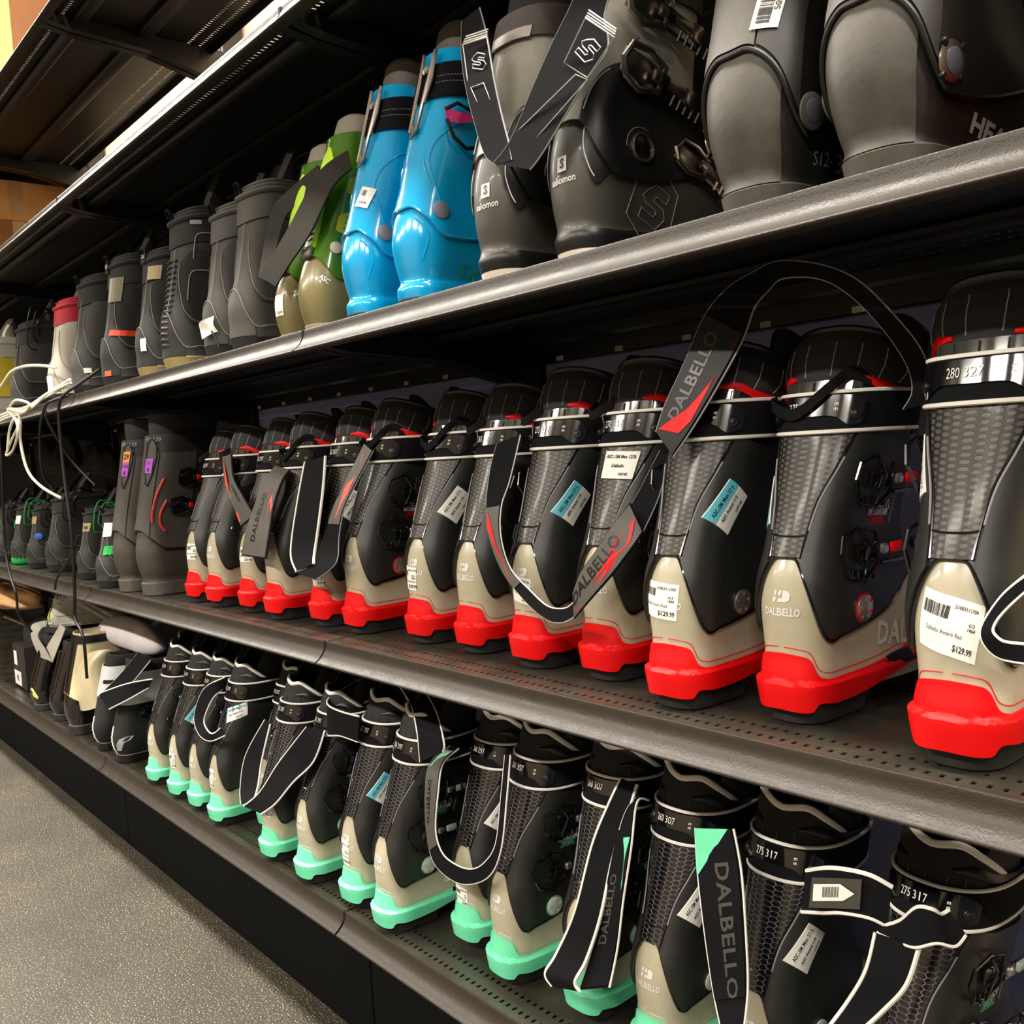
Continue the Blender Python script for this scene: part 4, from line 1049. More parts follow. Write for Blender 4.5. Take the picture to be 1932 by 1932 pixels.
# two tall worn grey boots on the second shelf from below
UG = mat('dusty_grey_plastic', (62, 58, 52), .62, var=.14, vscale=50)
UD = mat('dusty_black_plastic', (28, 27, 26), .6, var=.12, vscale=50)
UP_ = Prof([(0, .006, .30, .037), (.030, .004, .302, .038), (.033, .009, .30, .035), (.06, .000, .29, .042), (.10, -.004, .26, .047), (.14, .002, .225, .046), (.18, .010, .20, .043), (.24, .022, .20, .044), (.30, .034, .20, .048), (.36, .045, .20, .051), (.42, .05, .20, .054)], fw=.2)
def used_boot(px, py, label, marks, lat, s=1):
    p = atz(px, py, ZL['B']); t = empty('ski_boot', (p.x+.038*s, p.y-.008, ZL['B']+.0004), 0, s); tag(t, label, 'ski boot', 'tall dusty grey ski boots')
    seam = lambda th: curve1([(0, .152), (25, .150), (60, .128), (100, .105), (180, .14)], abs((th+180) % 360-180))
    generic_sole(UP_, G_LUG, .031, t)
    band(UP_, -180, 180, .03, lambda th: seam(th)+.01, 0, None, UG, t, 'lower_shell', 60, 16, True)
    band(UP_, -180, 180, seam, .372, .004, 0, UD, t, 'cuff', 60, 16, True)
    band(UP_, -24, 48, lambda th: seam(th)+.002, lambda th: .372-.00002*th*th, .0065, .003, UG, t, 'spine', 16, 18)
    band(UP_, 52, 110, lambda th: seam(th)+.004, .33, .0062, .003, UG, t, 'side_panel', 16, 12)
    b = MB(); b.tube([UP_.P(TH(i/80), seam(TH(i/80)), .0035) for i in range(80)], .0014, 6, closed=True)
    b.tube([UP_.map(24, .31, 0, .0085)(x, y) for x, y in ((-.014, .045), (-.016, -.01), (-.006, -.05), (.002, -.056), (.012, -.03), (.018, .01), (.014, .045), (0, .052))], .0014, 6, closed=True); link('seams', b.mesh('seams', M_BLACK), t)
    if lat > 0:
        for pts in ([(70, .27), (58, .23), (54, .19), (56, .17)], [(84, .22), (74, .19), (76, .165), (86, .150)]):
            b = MB(); b.tube([UP_.P(p.x, p.y, .009) for p in catmull([(a, c, 0) for a, c in pts], 6)], .0032, 6, flat=.7); link('red_cable', b.mesh('red_cable', mat('dull_red', (190, 50, 38), .5)), t)
        for th, z in ((104, .27), (100, .205)): buckle(UP_, th, z, .007, 1, M_GLOSSBLK, M_RED, t)
    b = MB(); b2 = MB(); b3 = MB(); f = UP_.map(22, .31, 0, .0085); g = UP_.map(22, .31, 0, .0092)
    if marks[0]: rect(b, f, -.012, .008, .012, .034); put_text(b3, marks[0], .018, g, b0=.021)
    rect(b2, f, -.012, -.026, .012, .0075); put_text(b3, marks[1], .011, g, b0=-.002, bold=.0); put_text(b3, marks[2], .013, g, b0=-.018)
    if marks[0]: link('orange_sticker', b.mesh('orange_sticker', mat('orange_paper', (230, 140, 50), .6), 0), t)
    o = link('purple_sticker', b2.mesh('purple_sticker', mat('purple_paper', (168, 70, 190), .6), 0), t); link('sticker_print', b3.mesh('sticker_print', M_INK, 0), o)
    b = MB(); put_text(b, marks[3], .014, UP_.map(24, .36, 0, .0078), bold=.0); link('chalk_marks', b.mesh('chalk_marks', M_STITCH, 0), t)
    collar(t, M_LINER, .36, .425, .050, .050, .052, .205, drop=.005, flare=.003)
    return t
used_boot(265, 1122, 'tall dusty grey ski boot with purple sticker, touching the red-heeled row', ('', '31', '0', 'M2-U-29'), 1)
used_boot(222, 1115, 'tall dusty grey ski boot with orange and purple stickers', ('29', '1745', '8', 'M2-U-29'), -1, .985)
# ------------------------------------------------------------------ snowboard boots
SN = Prof([(0, .010, .30, .040), (.012, .004, .308, .045), (.028, .003, .308, .046), (.05, .004, .30, .044), (.08, .003, .28, .044), (.11, .009, .235, .043), (.14, .017, .205, .042), (.18, .024, .19, .043), (.23, .032, .19, .048), (.28, .038, .195, .052), (.34, .042, .20, .054)], fw=.22)
CH_ = mat('charcoal_leather', (68, 66, 62), .7, var=.12, vscale=40, bump=.3, bscale=500)
CH2 = mat('dark_suede', (38, 37, 36), .85, var=.15, vscale=60)
CH3 = mat('slate_leather', (56, 55, 52), .75, var=.15, vscale=40)
OFF = mat('offwhite_leather', (205, 200, 188), .6, var=.06, vscale=20)
NEO = mat('grey_edge_line', (140, 136, 126), .7)
def snow_boot(x, y, z, s, label, main=CH_, panel=CH2, sole=M_RUBBER, top=.30, group=None, tongue=CH2, collar_m=CH2, lines=True, laces=None, h=1.0, rz=0, tall=.04, name='snowboard_boot', cat='snowboard boot'):
    t = empty(name, (x, y, z+.0004), rz, s); tag(t, label, cat, group); t.scale = (s, s, s*h)
    generic_sole(SN, sole, .028, t, 'outsole', .002)
    tp = lambda th: top-.025*math.cos(R(th))**2*(1 if math.cos(R(th)) > 0 else 0)*.4
    band(SN, -180, 180, .027, lambda th: tp(th)-.03, 0, None, main, t, 'upper', 64, 22, True)
    band(SN, -62, 62, .028, lambda th: curve1([(0, .115), (30, .095), (62, .045)], abs(th)), .003, 0, panel, t, 'heel_counter', 28, 8)
    for s_ in (1, -1):
        band(SN, s_*34, s_*150, lambda th: curve1([(34, .15), (60, .115), (90, .09), (150, .12)], abs(th)), lambda th: curve1([(34, .21), (70, .235), (150, .20)], abs(th)), .0028, 0, panel, t, 'side_panel', 26, 8)
    band(SN, -150, 150, lambda th: tp(th)-.07, lambda th: tp(th)-.026, .003, 0, collar_m, t, 'ankle_cuff', 48, 8)
    if lines:
        b = MB()
        for pts in ([(-62, .047), (-30, .097), (0, .117), (30, .097), (62, .047), (100, .05)], [(34, .205), (38, .17), (60, .118), (95, .093), (130, .10)], [(10, .12), (14, .18), (16, .235)]):
            b.tube([SN.P(p.x, p.y, .0036) for p in catmull([(a, c, 0) for a, c in pts], 6)], .0008, 4)
        link('seam_piping', b.mesh('seam_piping', NEO), t)
    b = MB()        # padded collar roll
    for k in range(3): b.tube([SN.P(th, tp(th)-.020+k*.008, .002-k*.003) for th in range(-140, 141, 7)], .0065-.001*k, 8)
    link('collar_padding', b.mesh('collar_padding', collar_m), t)
    b = MB()
    def tg(u, v, o):
        th = lerp(118, 242, u); zz = lerp(.2, top+tall+.030-.075*abs(2*u-1)**2.4, v); p = SN.P(th, min(zz, .33), o-.008); p.z = zz; p.y += -.045*sm((zz-.24)/.08)-.01; return p
    b.patch(tg, 20, 14, .008, -.004); link('tongue', b.mesh('tongue', tongue, 70), t)
    b = MB(); c0 = SN.P(0, top-.03, .002); b.tube(catmull([c0+Vector((-.007, 0, 0)), c0+Vector((-.006, -.008, .022)), c0+Vector((.006, -.008, .022)), c0+Vector((.007, 0, 0))], 6), .0022, 6, flat=1.6); link('pull_loop', b.mesh('pull_loop', M_WEB), t)
    if laces:
        b = MB(); r = random.Random(int(abs(x)*100))
        for k in range(4): b.tube(catmull([SN.P(150, .20+.02*k, .004), SN.P(200+r.random()*20, .22+.02*k, .006), SN.P(215, .21+.02*k, .004)], 5), .002, 5)
        for k in range(3): b.tube(catmull([SN.P(120, .29, .0), SN.P(95-k*14, .30+.01*k, .012), SN.P(80-k*10, .27-.03*k, .010), SN.P(88, .23-.02*k, .006)], 6), .0019, 5)
        link('laces', b.mesh('laces', laces), t)
    return t
def sn_patch(t, th, z, w, h, m, nm, rot=0, off=.005, txt=None, size=.01, tm=M_INK):
    b = MB(); f = SN.map(th, z, rot, off); rect(b, f, -w/2, -h/2, w/2, h/2, 4); o = link(nm, b.mesh(nm, m, 0), t)
    if txt: b = MB(); put_text(b, txt, size, SN.map(th, z, rot, off+.0007), bold=.02); link('patch_print', b.mesh('patch_print', tm, 0), o)
    return o
ZA0 = ZL['A']
def sx(px, py, Y=.77, d=.042): return at(px, py, Y).x+d
GB = 'charcoal snowboard boots on the upper shelf'
t = snow_boot(sx(432, 650), .760, ZA0, 1.0, 'plain charcoal snowboard boot right beside the woven strap', CH_, CH_, M_RUBBER, .315, GB, collar_m=CH_)
t = snow_boot(sx(384, 663), .760, ZA0, .98, 'charcoal snowboard boot with crumpled white tag on its heel', CH_, CH3, M_RUBBER, .310, GB, collar_m=CH_)
b = MB(); f = SN.map(18, .062, 14, .012); b.patch(lambda u, v, o: f((u-.5)*.044, (v-.5)*.032)+Vector((0, .004*math.sin(u*5)*math.sin(v*4)+o, 0)), 8, 6, .0004, -.0004); link('paper_tag', b.mesh('paper_tag', M_PAPER, 50), t)
b = MB(); b.tube([SN.P(20, .075, .006), SN.P(32, .05, .012), SN.P(44, .02, .010)], .0022, 6); link('tag_cord', b.mesh('tag_cord', M_BLACK), t)
TANS = mat('tan_rubber', (160, 142, 92), .6)
t = snow_boot(sx(305, 688), .762, ZA0, 1.08, 'quilted black snowboard boot with tan sole, its tongue standing up rounded', CH3, CH2, TANS, .320, GB, tall=.055)
for z0, z1 in ((.135, .19), (.215, .262)):
    b = MB(); b.tube([SN.P(p.x, p.y, .0042) for p in catmull([(66, z0, 0), (64, (z0+z1)/2, 0), (68, z1, 0), (100, z1+.004, 0)], 6)], .0014, 5); link('panel_piping', b.mesh('panel_piping', NEO), t)
b = MB()
for k in range(16): b.tube([SN.P(-20, .05+k*.011, .003), SN.P(0, .052+k*.011, .0045), SN.P(22, .05+k*.011, .003)], .0022, 5)
link('ribbed_heel_strip', b.mesh('ribbed_heel_strip', CH_), t)
sn_patch(t, 62, .285, .022, .008, M_STITCH, 'woven_badge')
t = snow_boot(sx(255, 702), .764, ZA0, 1.0, 'black snowboard boot with beige label panel on its cuff and small white tag', CH3, CH2, TANS, .295, GB)
sn_patch(t, 38, .235, .035, .030, mat('beige_label', (170, 152, 112), .6), 'cuff_label'); sn_patch(t, 30, .075, .016, .028, M_PAPER, 'paper_tag')
sn_patch(t, 2, .275, .022, .03, CH2, 'top_patch', 0, .009, 'OLS', .012, M_WHITE)
t = snow_boot(sx(190, 722), .764, ZA0, 1.06, 'black snowboard boot with red-orange stripe and clear label pocket', CH3, CH2, M_RUBBER, .31, GB)
sn_patch(t, 30, .225, .04, .055, mat('label_pocket', (116, 106, 84), .3), 'label_pocket'); sn_patch(t, 62, .125, .055, .013, mat('coral_tape', (235, 70, 45), .5), 'coral_stripe', -4)
sn_patch(t, 26, .034, .02, .012, mat('orange_sole', (220, 90, 40), .5), 'orange_insert'); sn_patch(t, -4, .282, .016, .032, CH2, 'top_patch', 0, .009, 'DLS', .011, M_WHITE)
t = snow_boot(sx(135, 738), .764, ZA0, 1.08, 'slate snowboard boot with curved side piping and tiny white emblem', CH3, CH_, M_RUBBER, .30, GB)
sn_patch(t, 62, .062, .018, .012, M_WHITE, 'tiny_emblem')
t = snow_boot(sx(88, 748), .768, ZA0, 1.0, 'white snowboard boot with red top band', OFF, mat('ribbed_white', (190, 184, 168), .6), M_RUBBER, .30, GB, tongue=OFF, collar_m=mat('red_band', (178, 20, 40), .6), h=1.0)
sn_patch(t, 5, .055, .05, .05, M_PAPER, 'paper_label')
t = snow_boot(sx(18, 765), .768, ZA0, 1.06, 'black snowboard boot with loose black laces near the left edge', CH2, CH3, M_RUBBER, .28, GB, laces=M_BLACK)
t = snow_boot(sx(-52, 785), .775, ZA0, 1.05, 'white and yellow snowboard boot cut off by the left photo edge', OFF, mat('yellow_panel', (225, 200, 60), .5), OFF, .30, GB, tongue=OFF, collar_m=OFF)
# kids' short boots on the shelf with the red-heeled row
GK = 'short black snowboard boots on the second shelf from below'
GRNP = mat('bright_green', (20, 170, 70), .6); BLUD = mat('blue_dot', (40, 100, 200), .5)
def kid(px, py, s, label, lc, **k):
    p = atz(px, py, ZL['B']); return snow_boot(p.x+.045*s, p.y-.006, ZL['B'], s, label, CH3, CH2, M_RUBBER, .30, GK, laces=lc, h=.80, **k)
t = kid(181, 1108, .86, 'short black snowboard boot with green patch and white sticker, touching the grey boots', GRNP)
sn_patch(t, 30, .215, .034, .05, M_PAPER, 'white_sticker'); sn_patch(t, 62, .14, .055, .032, GRNP, 'green_patch')
t = kid(146, 1092, .84, 'short black snowboard boot with beige barcode sticker', GRNP, )
sn_patch(t, 24, .215, .036, .034, mat('beige_label', (170, 152, 112), .6), 'barcode_sticker', 0, .005, '|||||', .014)
t = kid(86, 1078, 1.0, 'black snowboard boot with pale curved stitching, second shelf from below', M_BLACK)
t = kid(52, 1072, .86, 'short black boot with round blue dot on its side', M_BLACK)
b = MB(); p, a, u, n = SN.frame(58, .15, .004); b.disc(p, n, .015, .003, 20); link('blue_dot', b.mesh('blue_dot', BLUD), t); sn_patch(t, 18, .225, .03, .034, mat('beige_label', (170, 152, 112), .6), 'beige_sticker')
t = kid(22, 1064, .86, 'short black boot with green laces and ragged green sole', GRNP, )
sn_patch(t, 22, .22, .03, .04, M_PAPER, 'white_sticker'); sn_patch(t, -12, .20, .03, .04, GRNP, 'green_patch')
b = MB(); b.patch(lambda u, v, o: SN.P(lerp(0, 100, u), lerp(.004, .030+.006*math.sin(u*40), v), o), 30, 3, .006, .001); link('green_rand', b.mesh('green_rand', GRNP), t)
t = kid(-8, 1058, .86, 'short black boot at the far left edge beside the green-laced one', M_BLACK)

# ------------------------------------------------------------------ left part of the bottom shelf
ZC_ = ZL['C']
KP = UP_
GLK = mat('glossy_black_plastic', (16, 15, 14), .14, coat=.8)
def black_ski(px, py, s, label, heelmark=False, white=False, upper=None, h=1.0):
    p = atz(px, py, ZC_); t = empty('ski_boot', (p.x+.036*s, p.y-.006, ZC_+.0004), 0, s); tag(t, label, 'ski boot', 'black ski boots at the left of the bottom shelf'); t.scale = (s, s, s*h)
    seam = (lambda th: .235) if white else (lambda th: curve1([(0, .155), (60, .13), (100, .11), (180, .14)], abs((th+180) % 360-180)))
    generic_sole(KP, M_BLACK if white else M_RUBBER, .033, t)
    b = MB(); b.tube([KP.P(TH(i/60), .0335, .001) for i in range(60)], .0012, 5, closed=True); link('sole_rim', b.mesh('sole_rim', mat('pale_rim', (150, 148, 138), .4)), t)
    band(KP, -180, 180, .033, lambda th: seam(th)+.01, 0, None, mat('black_neoprene', (20, 20, 20), .7) if white else GLK, t, 'lower_shell', 56, 16, True)
    band(KP, -180, 180, seam, .36, .004, 0, upper or (mat('white_shell', (224, 226, 230), .35, coat=.2) if white else GLK), t, 'cuff', 56, 16, True)
    if white:
        b = MB(); b.tube([KP.P(0, .035+.115*i/14, .001+.0012*(i % 2)) for i in range(15)], .0022, 6); link('white_seam', b.mesh('white_seam', M_WHITE), t)
        if white == 2: b = MB(); f = KP.map(52, .085, 8, .002); polyfan(b, f, [(-.03, -.026), (-.022, .0), (-.008, .02), (.014, .028), (.03, .024), (.02, .010), (.004, .004), (-.004, -.012), (-.012, -.028)], (-.006, .004)); link('grey_emblem', b.mesh('grey_emblem', mat('grey_emblem', (150, 158, 168), .4), 0), t)
        band(KP, 20, 60, .29, .305, .006, .004, M_BLACK, t, 'black_print', 10, 3)
    else:
        band(KP, -30, 30, lambda th: seam(th)+.003, .355, .0055, .003, GLK, t, 'spine', 12, 12)
        if heelmark: b = MB(); polyfan(b, KP.map(26, .10, 20, .0018), [(-.012, .03), (0, .034), (.010, .01), (.013, -.022), (.004, -.034), (-.006, -.012)]); link('yellow_mark', b.mesh('yellow_mark', mat('pale_yellow', (214, 204, 120), .5), 0), t)
    if upper: return t
    buckle(KP, 100, .20, .007, 1, M_GLOSSBLK, M_CHROME, t); collar(t, M_LINER, .35, .41, .05, .055, .05, .205, drop=.01)
    return t
black_ski(62, 1337, .93, 'glossy black ski boot with yellow mark on its heel, beside the black box', True, h=.62)
black_ski(98, 1356, .93, 'glossy black ski boot between the yellow-marked one and the cream-cuffed one', h=.62)
CRP = mat('cream_plastic', (212, 198, 160), .4, coat=.1)
t = black_ski(127, 1382, .93, 'ski boot with black foot, tall cream cuff and black strap', upper=CRP, h=.86)
band(KP, -180, 180, .325, .352, .008, .005, M_BLACK, t, 'power_strap', 50, 3, True)
black_ski(180, 1411, .86, 'black and white ski boot, partly behind its twin with the emblem', white=1, h=.72)
black_ski(216, 1434, .88, 'black and white ski boot with grey emblem on its side', white=2, h=.72)
CRP = mat('cream_plastic', (226, 212, 176), .4, coat=.1)
# tall cream shell leaning behind, with a black strap
def curved(name, label, cat, rows, m, nu=16, nv=14, thick=.003, bulge=.0, group=None):
    """curved plastic piece through a grid of world points"""
    n = len(rows); k = len(rows[0])
    def fn(u, v, o):
        x = v*(n-1); i = min(int(x), n-2); t = x-i
        def rowp(r):
            y = u*(k-1); j = min(int(y), k-2); w_ = y-j
            a = rows[r]; p0, p1, p2, p3 = a[max(j-1, 0)], a[j], a[j+1], a[min(j+2, k-1)]
            return .5*((2*p1)+(p2-p0)*w_+(2*p0-5*p1+4*p2-p3)*w_*w_+(3*p1-p0-3*p2+p3)*w_**3)
        q = [rowp(max(i-1, 0)), rowp(i), rowp(i+1), rowp(min(i+2, n-1))]
        p = .5*((2*q[1])+(q[2]-q[0])*t+(2*q[0]-5*q[1]+4*q[2]-q[3])*t*t+(3*q[1]-q[0]-3*q[2]+q[3])*t**3)
        return p+Vector((0, o, 0))
    b = MB(); b.patch(fn, nu, nv, -thick, thick)
    o = b.build(name, m, smooth=60)
    if label: tag(o, label, cat, group)
    return o
A_ = at
cu_ = curved('plastic_cuff', 'cream curved plastic cuff hanging in front of the black boots', 'plastic cuff',
  [[A_(152, 1338, .765), A_(160, 1341, .750), A_(178, 1337, .756), A_(198, 1330, .775)], [A_(141, 1300, .765), A_(158, 1302, .745), A_(176, 1294, .755), A_(203, 1300, .79)], [A_(143, 1262, .775), A_(160, 1262, .750), A_(180, 1252, .765), A_(215, 1262, .82)], [A_(158, 1236, .80), A_(180, 1228, .78), A_(205, 1226, .80), A_(245, 1236, .86)]], CRP, bulge=.01)
# lilac grey padded liner lying on top
b = MB(); rgs = []
ax = [(A_(196, 1184, .90), .026), (A_(218, 1188, .885), .040), (A_(245, 1197, .875), .046), (A_(272, 1206, .87), .042), (A_(296, 1220, .865), .028), (A_(303, 1222, .865), .008)]
for p, r in ax: rgs.append([p+Vector((.3*r*math.cos(t), r*1.1*math.cos(t)*.9, r*math.sin(t)*(1+.16*math.sin(3*t+r*90)))) for t in [2*math.pi*i/20 for i in range(20)]])
b.rings(rgs); ln = b.build('boot_liner', mat('lilac_grey_padding', (200, 192, 194), .75, var=.05, vscale=15), smooth=80); tag(ln, 'puffy lilac-grey boot liner lying on its side above the black and white boots', 'boot liner')
md = ln.modifiers.new('s', 'SUBSURF'); md.levels = 1; md.render_levels = 1
b = MB(); b.rings([[A_(258+x*18, 1206-y*10-z*16, 1.0+.02*x*z)+Vector((0, 0, 0)) for x, y in [(math.cos(t), math.sin(t)) for t in [2*math.pi*i/14 for i in range(14)]]] if False else [A_(285, 1200, 1.02)+Vector((.035*math.cos(t)*k, .03*math.sin(t), .03*math.sin(t)*k+z)) for t in [2*math.pi*i/14 for i in range(14)]] for k, z in ((.5, -.03), (1, 0), (.9, .02), (.2, .035))])
o = b.build('padded_tongue', MATS['lilac_grey_padding'], smooth=80); o.parent = ln
# white and lime shoe on top of the pile
t = snow_boot(-3.43, .835, .489, .80, 'white shoe with lime stripe on top of the pile at lower left', OFF, OFF, OFF, .26, None, tongue=OFF, collar_m=OFF, laces=OFF, h=.5, rz=-25, name='shoe', cat='shoe')
sn_patch(t, 20, .12, .016, .14, mat('lime_stripe', (198, 206, 40), .5), 'lime_stripe', 14)
def cardbox(name, label, x0, x1, y0, y1, z0, z1, m=M_CARD, flap=None, rz=0, group=None):
    t = empty(name, ((x0+x1)/2, (y0+y1)/2, z0+.0004), rz); tag(t, label, 'box', group); w_, d_, h_ = x1-x0, y1-y0, z1-z0
    b = MB()
    for c, d in (((0, 0, .0015), (w_, d_, .003)), ((-w_/2+.0015, 0, h_/2), (.003, d_, h_)), ((w_/2-.0015, 0, h_/2), (.003, d_, h_)), ((0, -d_/2+.0015, h_/2), (w_-.006, .003, h_)), ((0, d_/2-.0015, h_/2), (w_-.006, .003, h_))): b.box(c, d)
    o = b.mesh('carton', m, 0); link('carton', o, t)
    b = MB()
    if flap: b.add([(-w_/2, -d_/2, h_), (w_/2, -d_/2, h_), (w_/2, -d_/2+flap*.5, h_-.02), (-w_/2, -d_/2+flap*.5, h_-.02)], [(0, 1, 2, 3)]); b.box((0, 0, h_-.02), (w_-.006, d_-.006, .003))
    else: b.box((0, 0, h_+.0015), (w_, d_, .003)); 
    link('lid', b.mesh('lid', m, 0), t)
    if name == 'shoe_box': return t
    b = MB(); b.box((0, 0, h_+.0035), (w_*.999, .05, .0008)); b.box((w_/2+.0006, 0, h_*.6), (.0008, .05, h_*.8)); link('packing_tape', b.mesh('packing_tape', mat('packing_tape', (190, 150, 100), .25), 0), t)
    return t
p0, p1 = A_(20, 1240, .84), A_(64, 1250, .95)
t = cardbox('shoe_box', 'small black shoe box with white labels at the left end of the bottom shelf', at(36, 1290, .80).x, at(36, 1290, .80).x+.16, .79, .90, ZC_, ZC_+.15, mat('black_carton', (44, 40, 36), .6))
b = MB(); b.box((-.045, -.056, .105), (.04, .001, .05)); b.box((-.03, -.056, .035), (.09, .001, .05)); link('white_labels', b.mesh('white_labels', M_PAPER, 0), t)
b = MB(); put_text(b, '42', .03, lambda a, c: Vector((-.03+a, -.0568, .035+c)), bold=.03); link('label_print', b.mesh('label_print', M_INK, 0), t)
# tan bag and dark bags far left
def sack(name, label, cat, c, rx, ry, rz_, m, seed, group=None):
    r = random.Random(seed); ph = [r.random()*6 for _ in range(6)]; b = MB()
    def fn(u, v, o):
        th, f = 2*math.pi*u, math.pi*(v*.998+.001)
        k = 1+.10*math.sin(3*th+ph[0])*math.sin(f)+.08*math.sin(5*f+ph[1]+2*th)+.05*math.sin(7*th+ph[2]+3*f)
        p = Vector((rx*math.copysign(abs(math.cos(th))**.8, math.cos(th))*math.sin(f)**.7*k, ry*math.sin(th)*math.sin(f)**.7*k, -rz_*math.cos(f)*(1 if f < 1.57 else k)))
        if p.z < -rz_*.85: p.z = -rz_*.85
        return Vector(c)+p
    b.patch(fn, 40, 26, closeu=True); o = b.build(name, m, smooth=80); return tag(o, label, cat, group)
FB = mat('black_fabric', (22, 21, 21), .8, bump=.5, bscale=60)
sack('folded_cloth', 'tan wrinkled cloth on the pile at the far left of the bottom shelf', 'cloth', (-4.36, .95, .505), .27, .11, .05, mat('tan_cloth', (214, 168, 118), .75, var=.1, vscale=14), 3)
sack('duffel_bag', 'slumped black duffel bag under the tan cloth, far left', 'bag', (-3.98, 1.03, .335), .44, .10, .10, FB, 5)
sack('backpack', 'dark brown backpack standing behind the short black boots, far left', 'bag', (-4.05, 1.09, .90), .22, .07, .235, mat('brown_black_fabric', (34, 28, 25), .85, bump=.5, bscale=60), 8)
sack('backpack', 'black backpack beside the brown one behind the short boots', 'bag', (-3.55, 1.09, .87), .17, .07, .20, FB, 9)
# grey strap draped over the black boots
# cardboard boxes on the upper shelves
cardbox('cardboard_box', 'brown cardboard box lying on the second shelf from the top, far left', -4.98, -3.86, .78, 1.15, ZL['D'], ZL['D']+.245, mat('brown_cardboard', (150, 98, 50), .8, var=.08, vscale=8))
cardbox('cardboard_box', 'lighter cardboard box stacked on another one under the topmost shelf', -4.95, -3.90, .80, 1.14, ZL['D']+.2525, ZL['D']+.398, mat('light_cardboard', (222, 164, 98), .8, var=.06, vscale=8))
cardbox('cardboard_box', 'big orange-brown carton on the topmost shelf at the upper left corner', -4.98, -3.84, .78, 1.15, ZL['E'], ZL['E']+.85, mat('orange_cardboard', (112, 72, 38), .8, var=.06, vscale=8))
# ------------------------------------------------------------------ hanging straps that tie the boots into pairs
SLAB = {
 'arch': 'black strap arching high between two red-heeled boots, grey lettered end with red flash',
 'loop_left': 'thin white-edged strap loop drooping in front of red-heeled boots, red flash on its left side',
 'loop_label': 'slanting grey DALBELLO strap end with long red flash, right side of the drooping loop',
 'loop_right': 'black strap running from the slanting grey label up to the next boot',
 'hanging_front': 'broad black strap with white edges hanging in front of the red-heeled row',
 'hanging_back': 'slanting strap with coral flash meeting the broad white-edged strap',
 'crossing': 'grey lettered strap crossing the leftmost red-heeled boots, coral line along its edge',
 'vertical': 'upright grey DALBELLO strap with coral flash hanging over red-heeled boots',
 'edge_loop': 'curled white-edged strap at the right photo edge over the price-labelled boot',
 'v_left': 'left arm of the V-shaped white-edged strap on the mint-heeled row',
 'v_right': 'long slanting right arm of the V-shaped strap on the mint-heeled row',
 'square_loop': 'angular black strap loop standing up between two mint-heeled boots',
 'shoulder': 'wide white-edged strap falling over a cuff under the second shelf',
 'u_loop': 'U-shaped strap with mint flash dangling in front of the bottom shelf boots',
 'long_front': 'long black strap with white edges dangling down to the mint heels',
 'long_back': 'back half of the long dangling strap, with a mint wedge',
 'lettered': 'hanging strap with DALBELLO lettering and mint triangle at its top',
 'tag_band': 'horizontal strap with clear pocket and barcode tag, lower right',
 'twist': 'twisted black strap fold beside the barcode pocket, lower right',
 'down': 'white-edged strap running down out of the photo at lower right',
 'fold_a': 'black strap end pointing down over the black and white boots',
 'fold_b': 'white-edged strap lying across the white cuffs to the mint row',
 'ring': 'round white-edged strap loop on the left mint-heeled boots',
 's_left': 'left half of the folded strap with outlined S emblem on the grey boot',
 's_right': 'right half of the folded strap with outlined S emblem, slanting up',
 'woven_front': 'broad dark woven strap slanting across the lime green boots',
 'woven_back': 'woven strap behind the broad one, reaching down to the charcoal boots'}
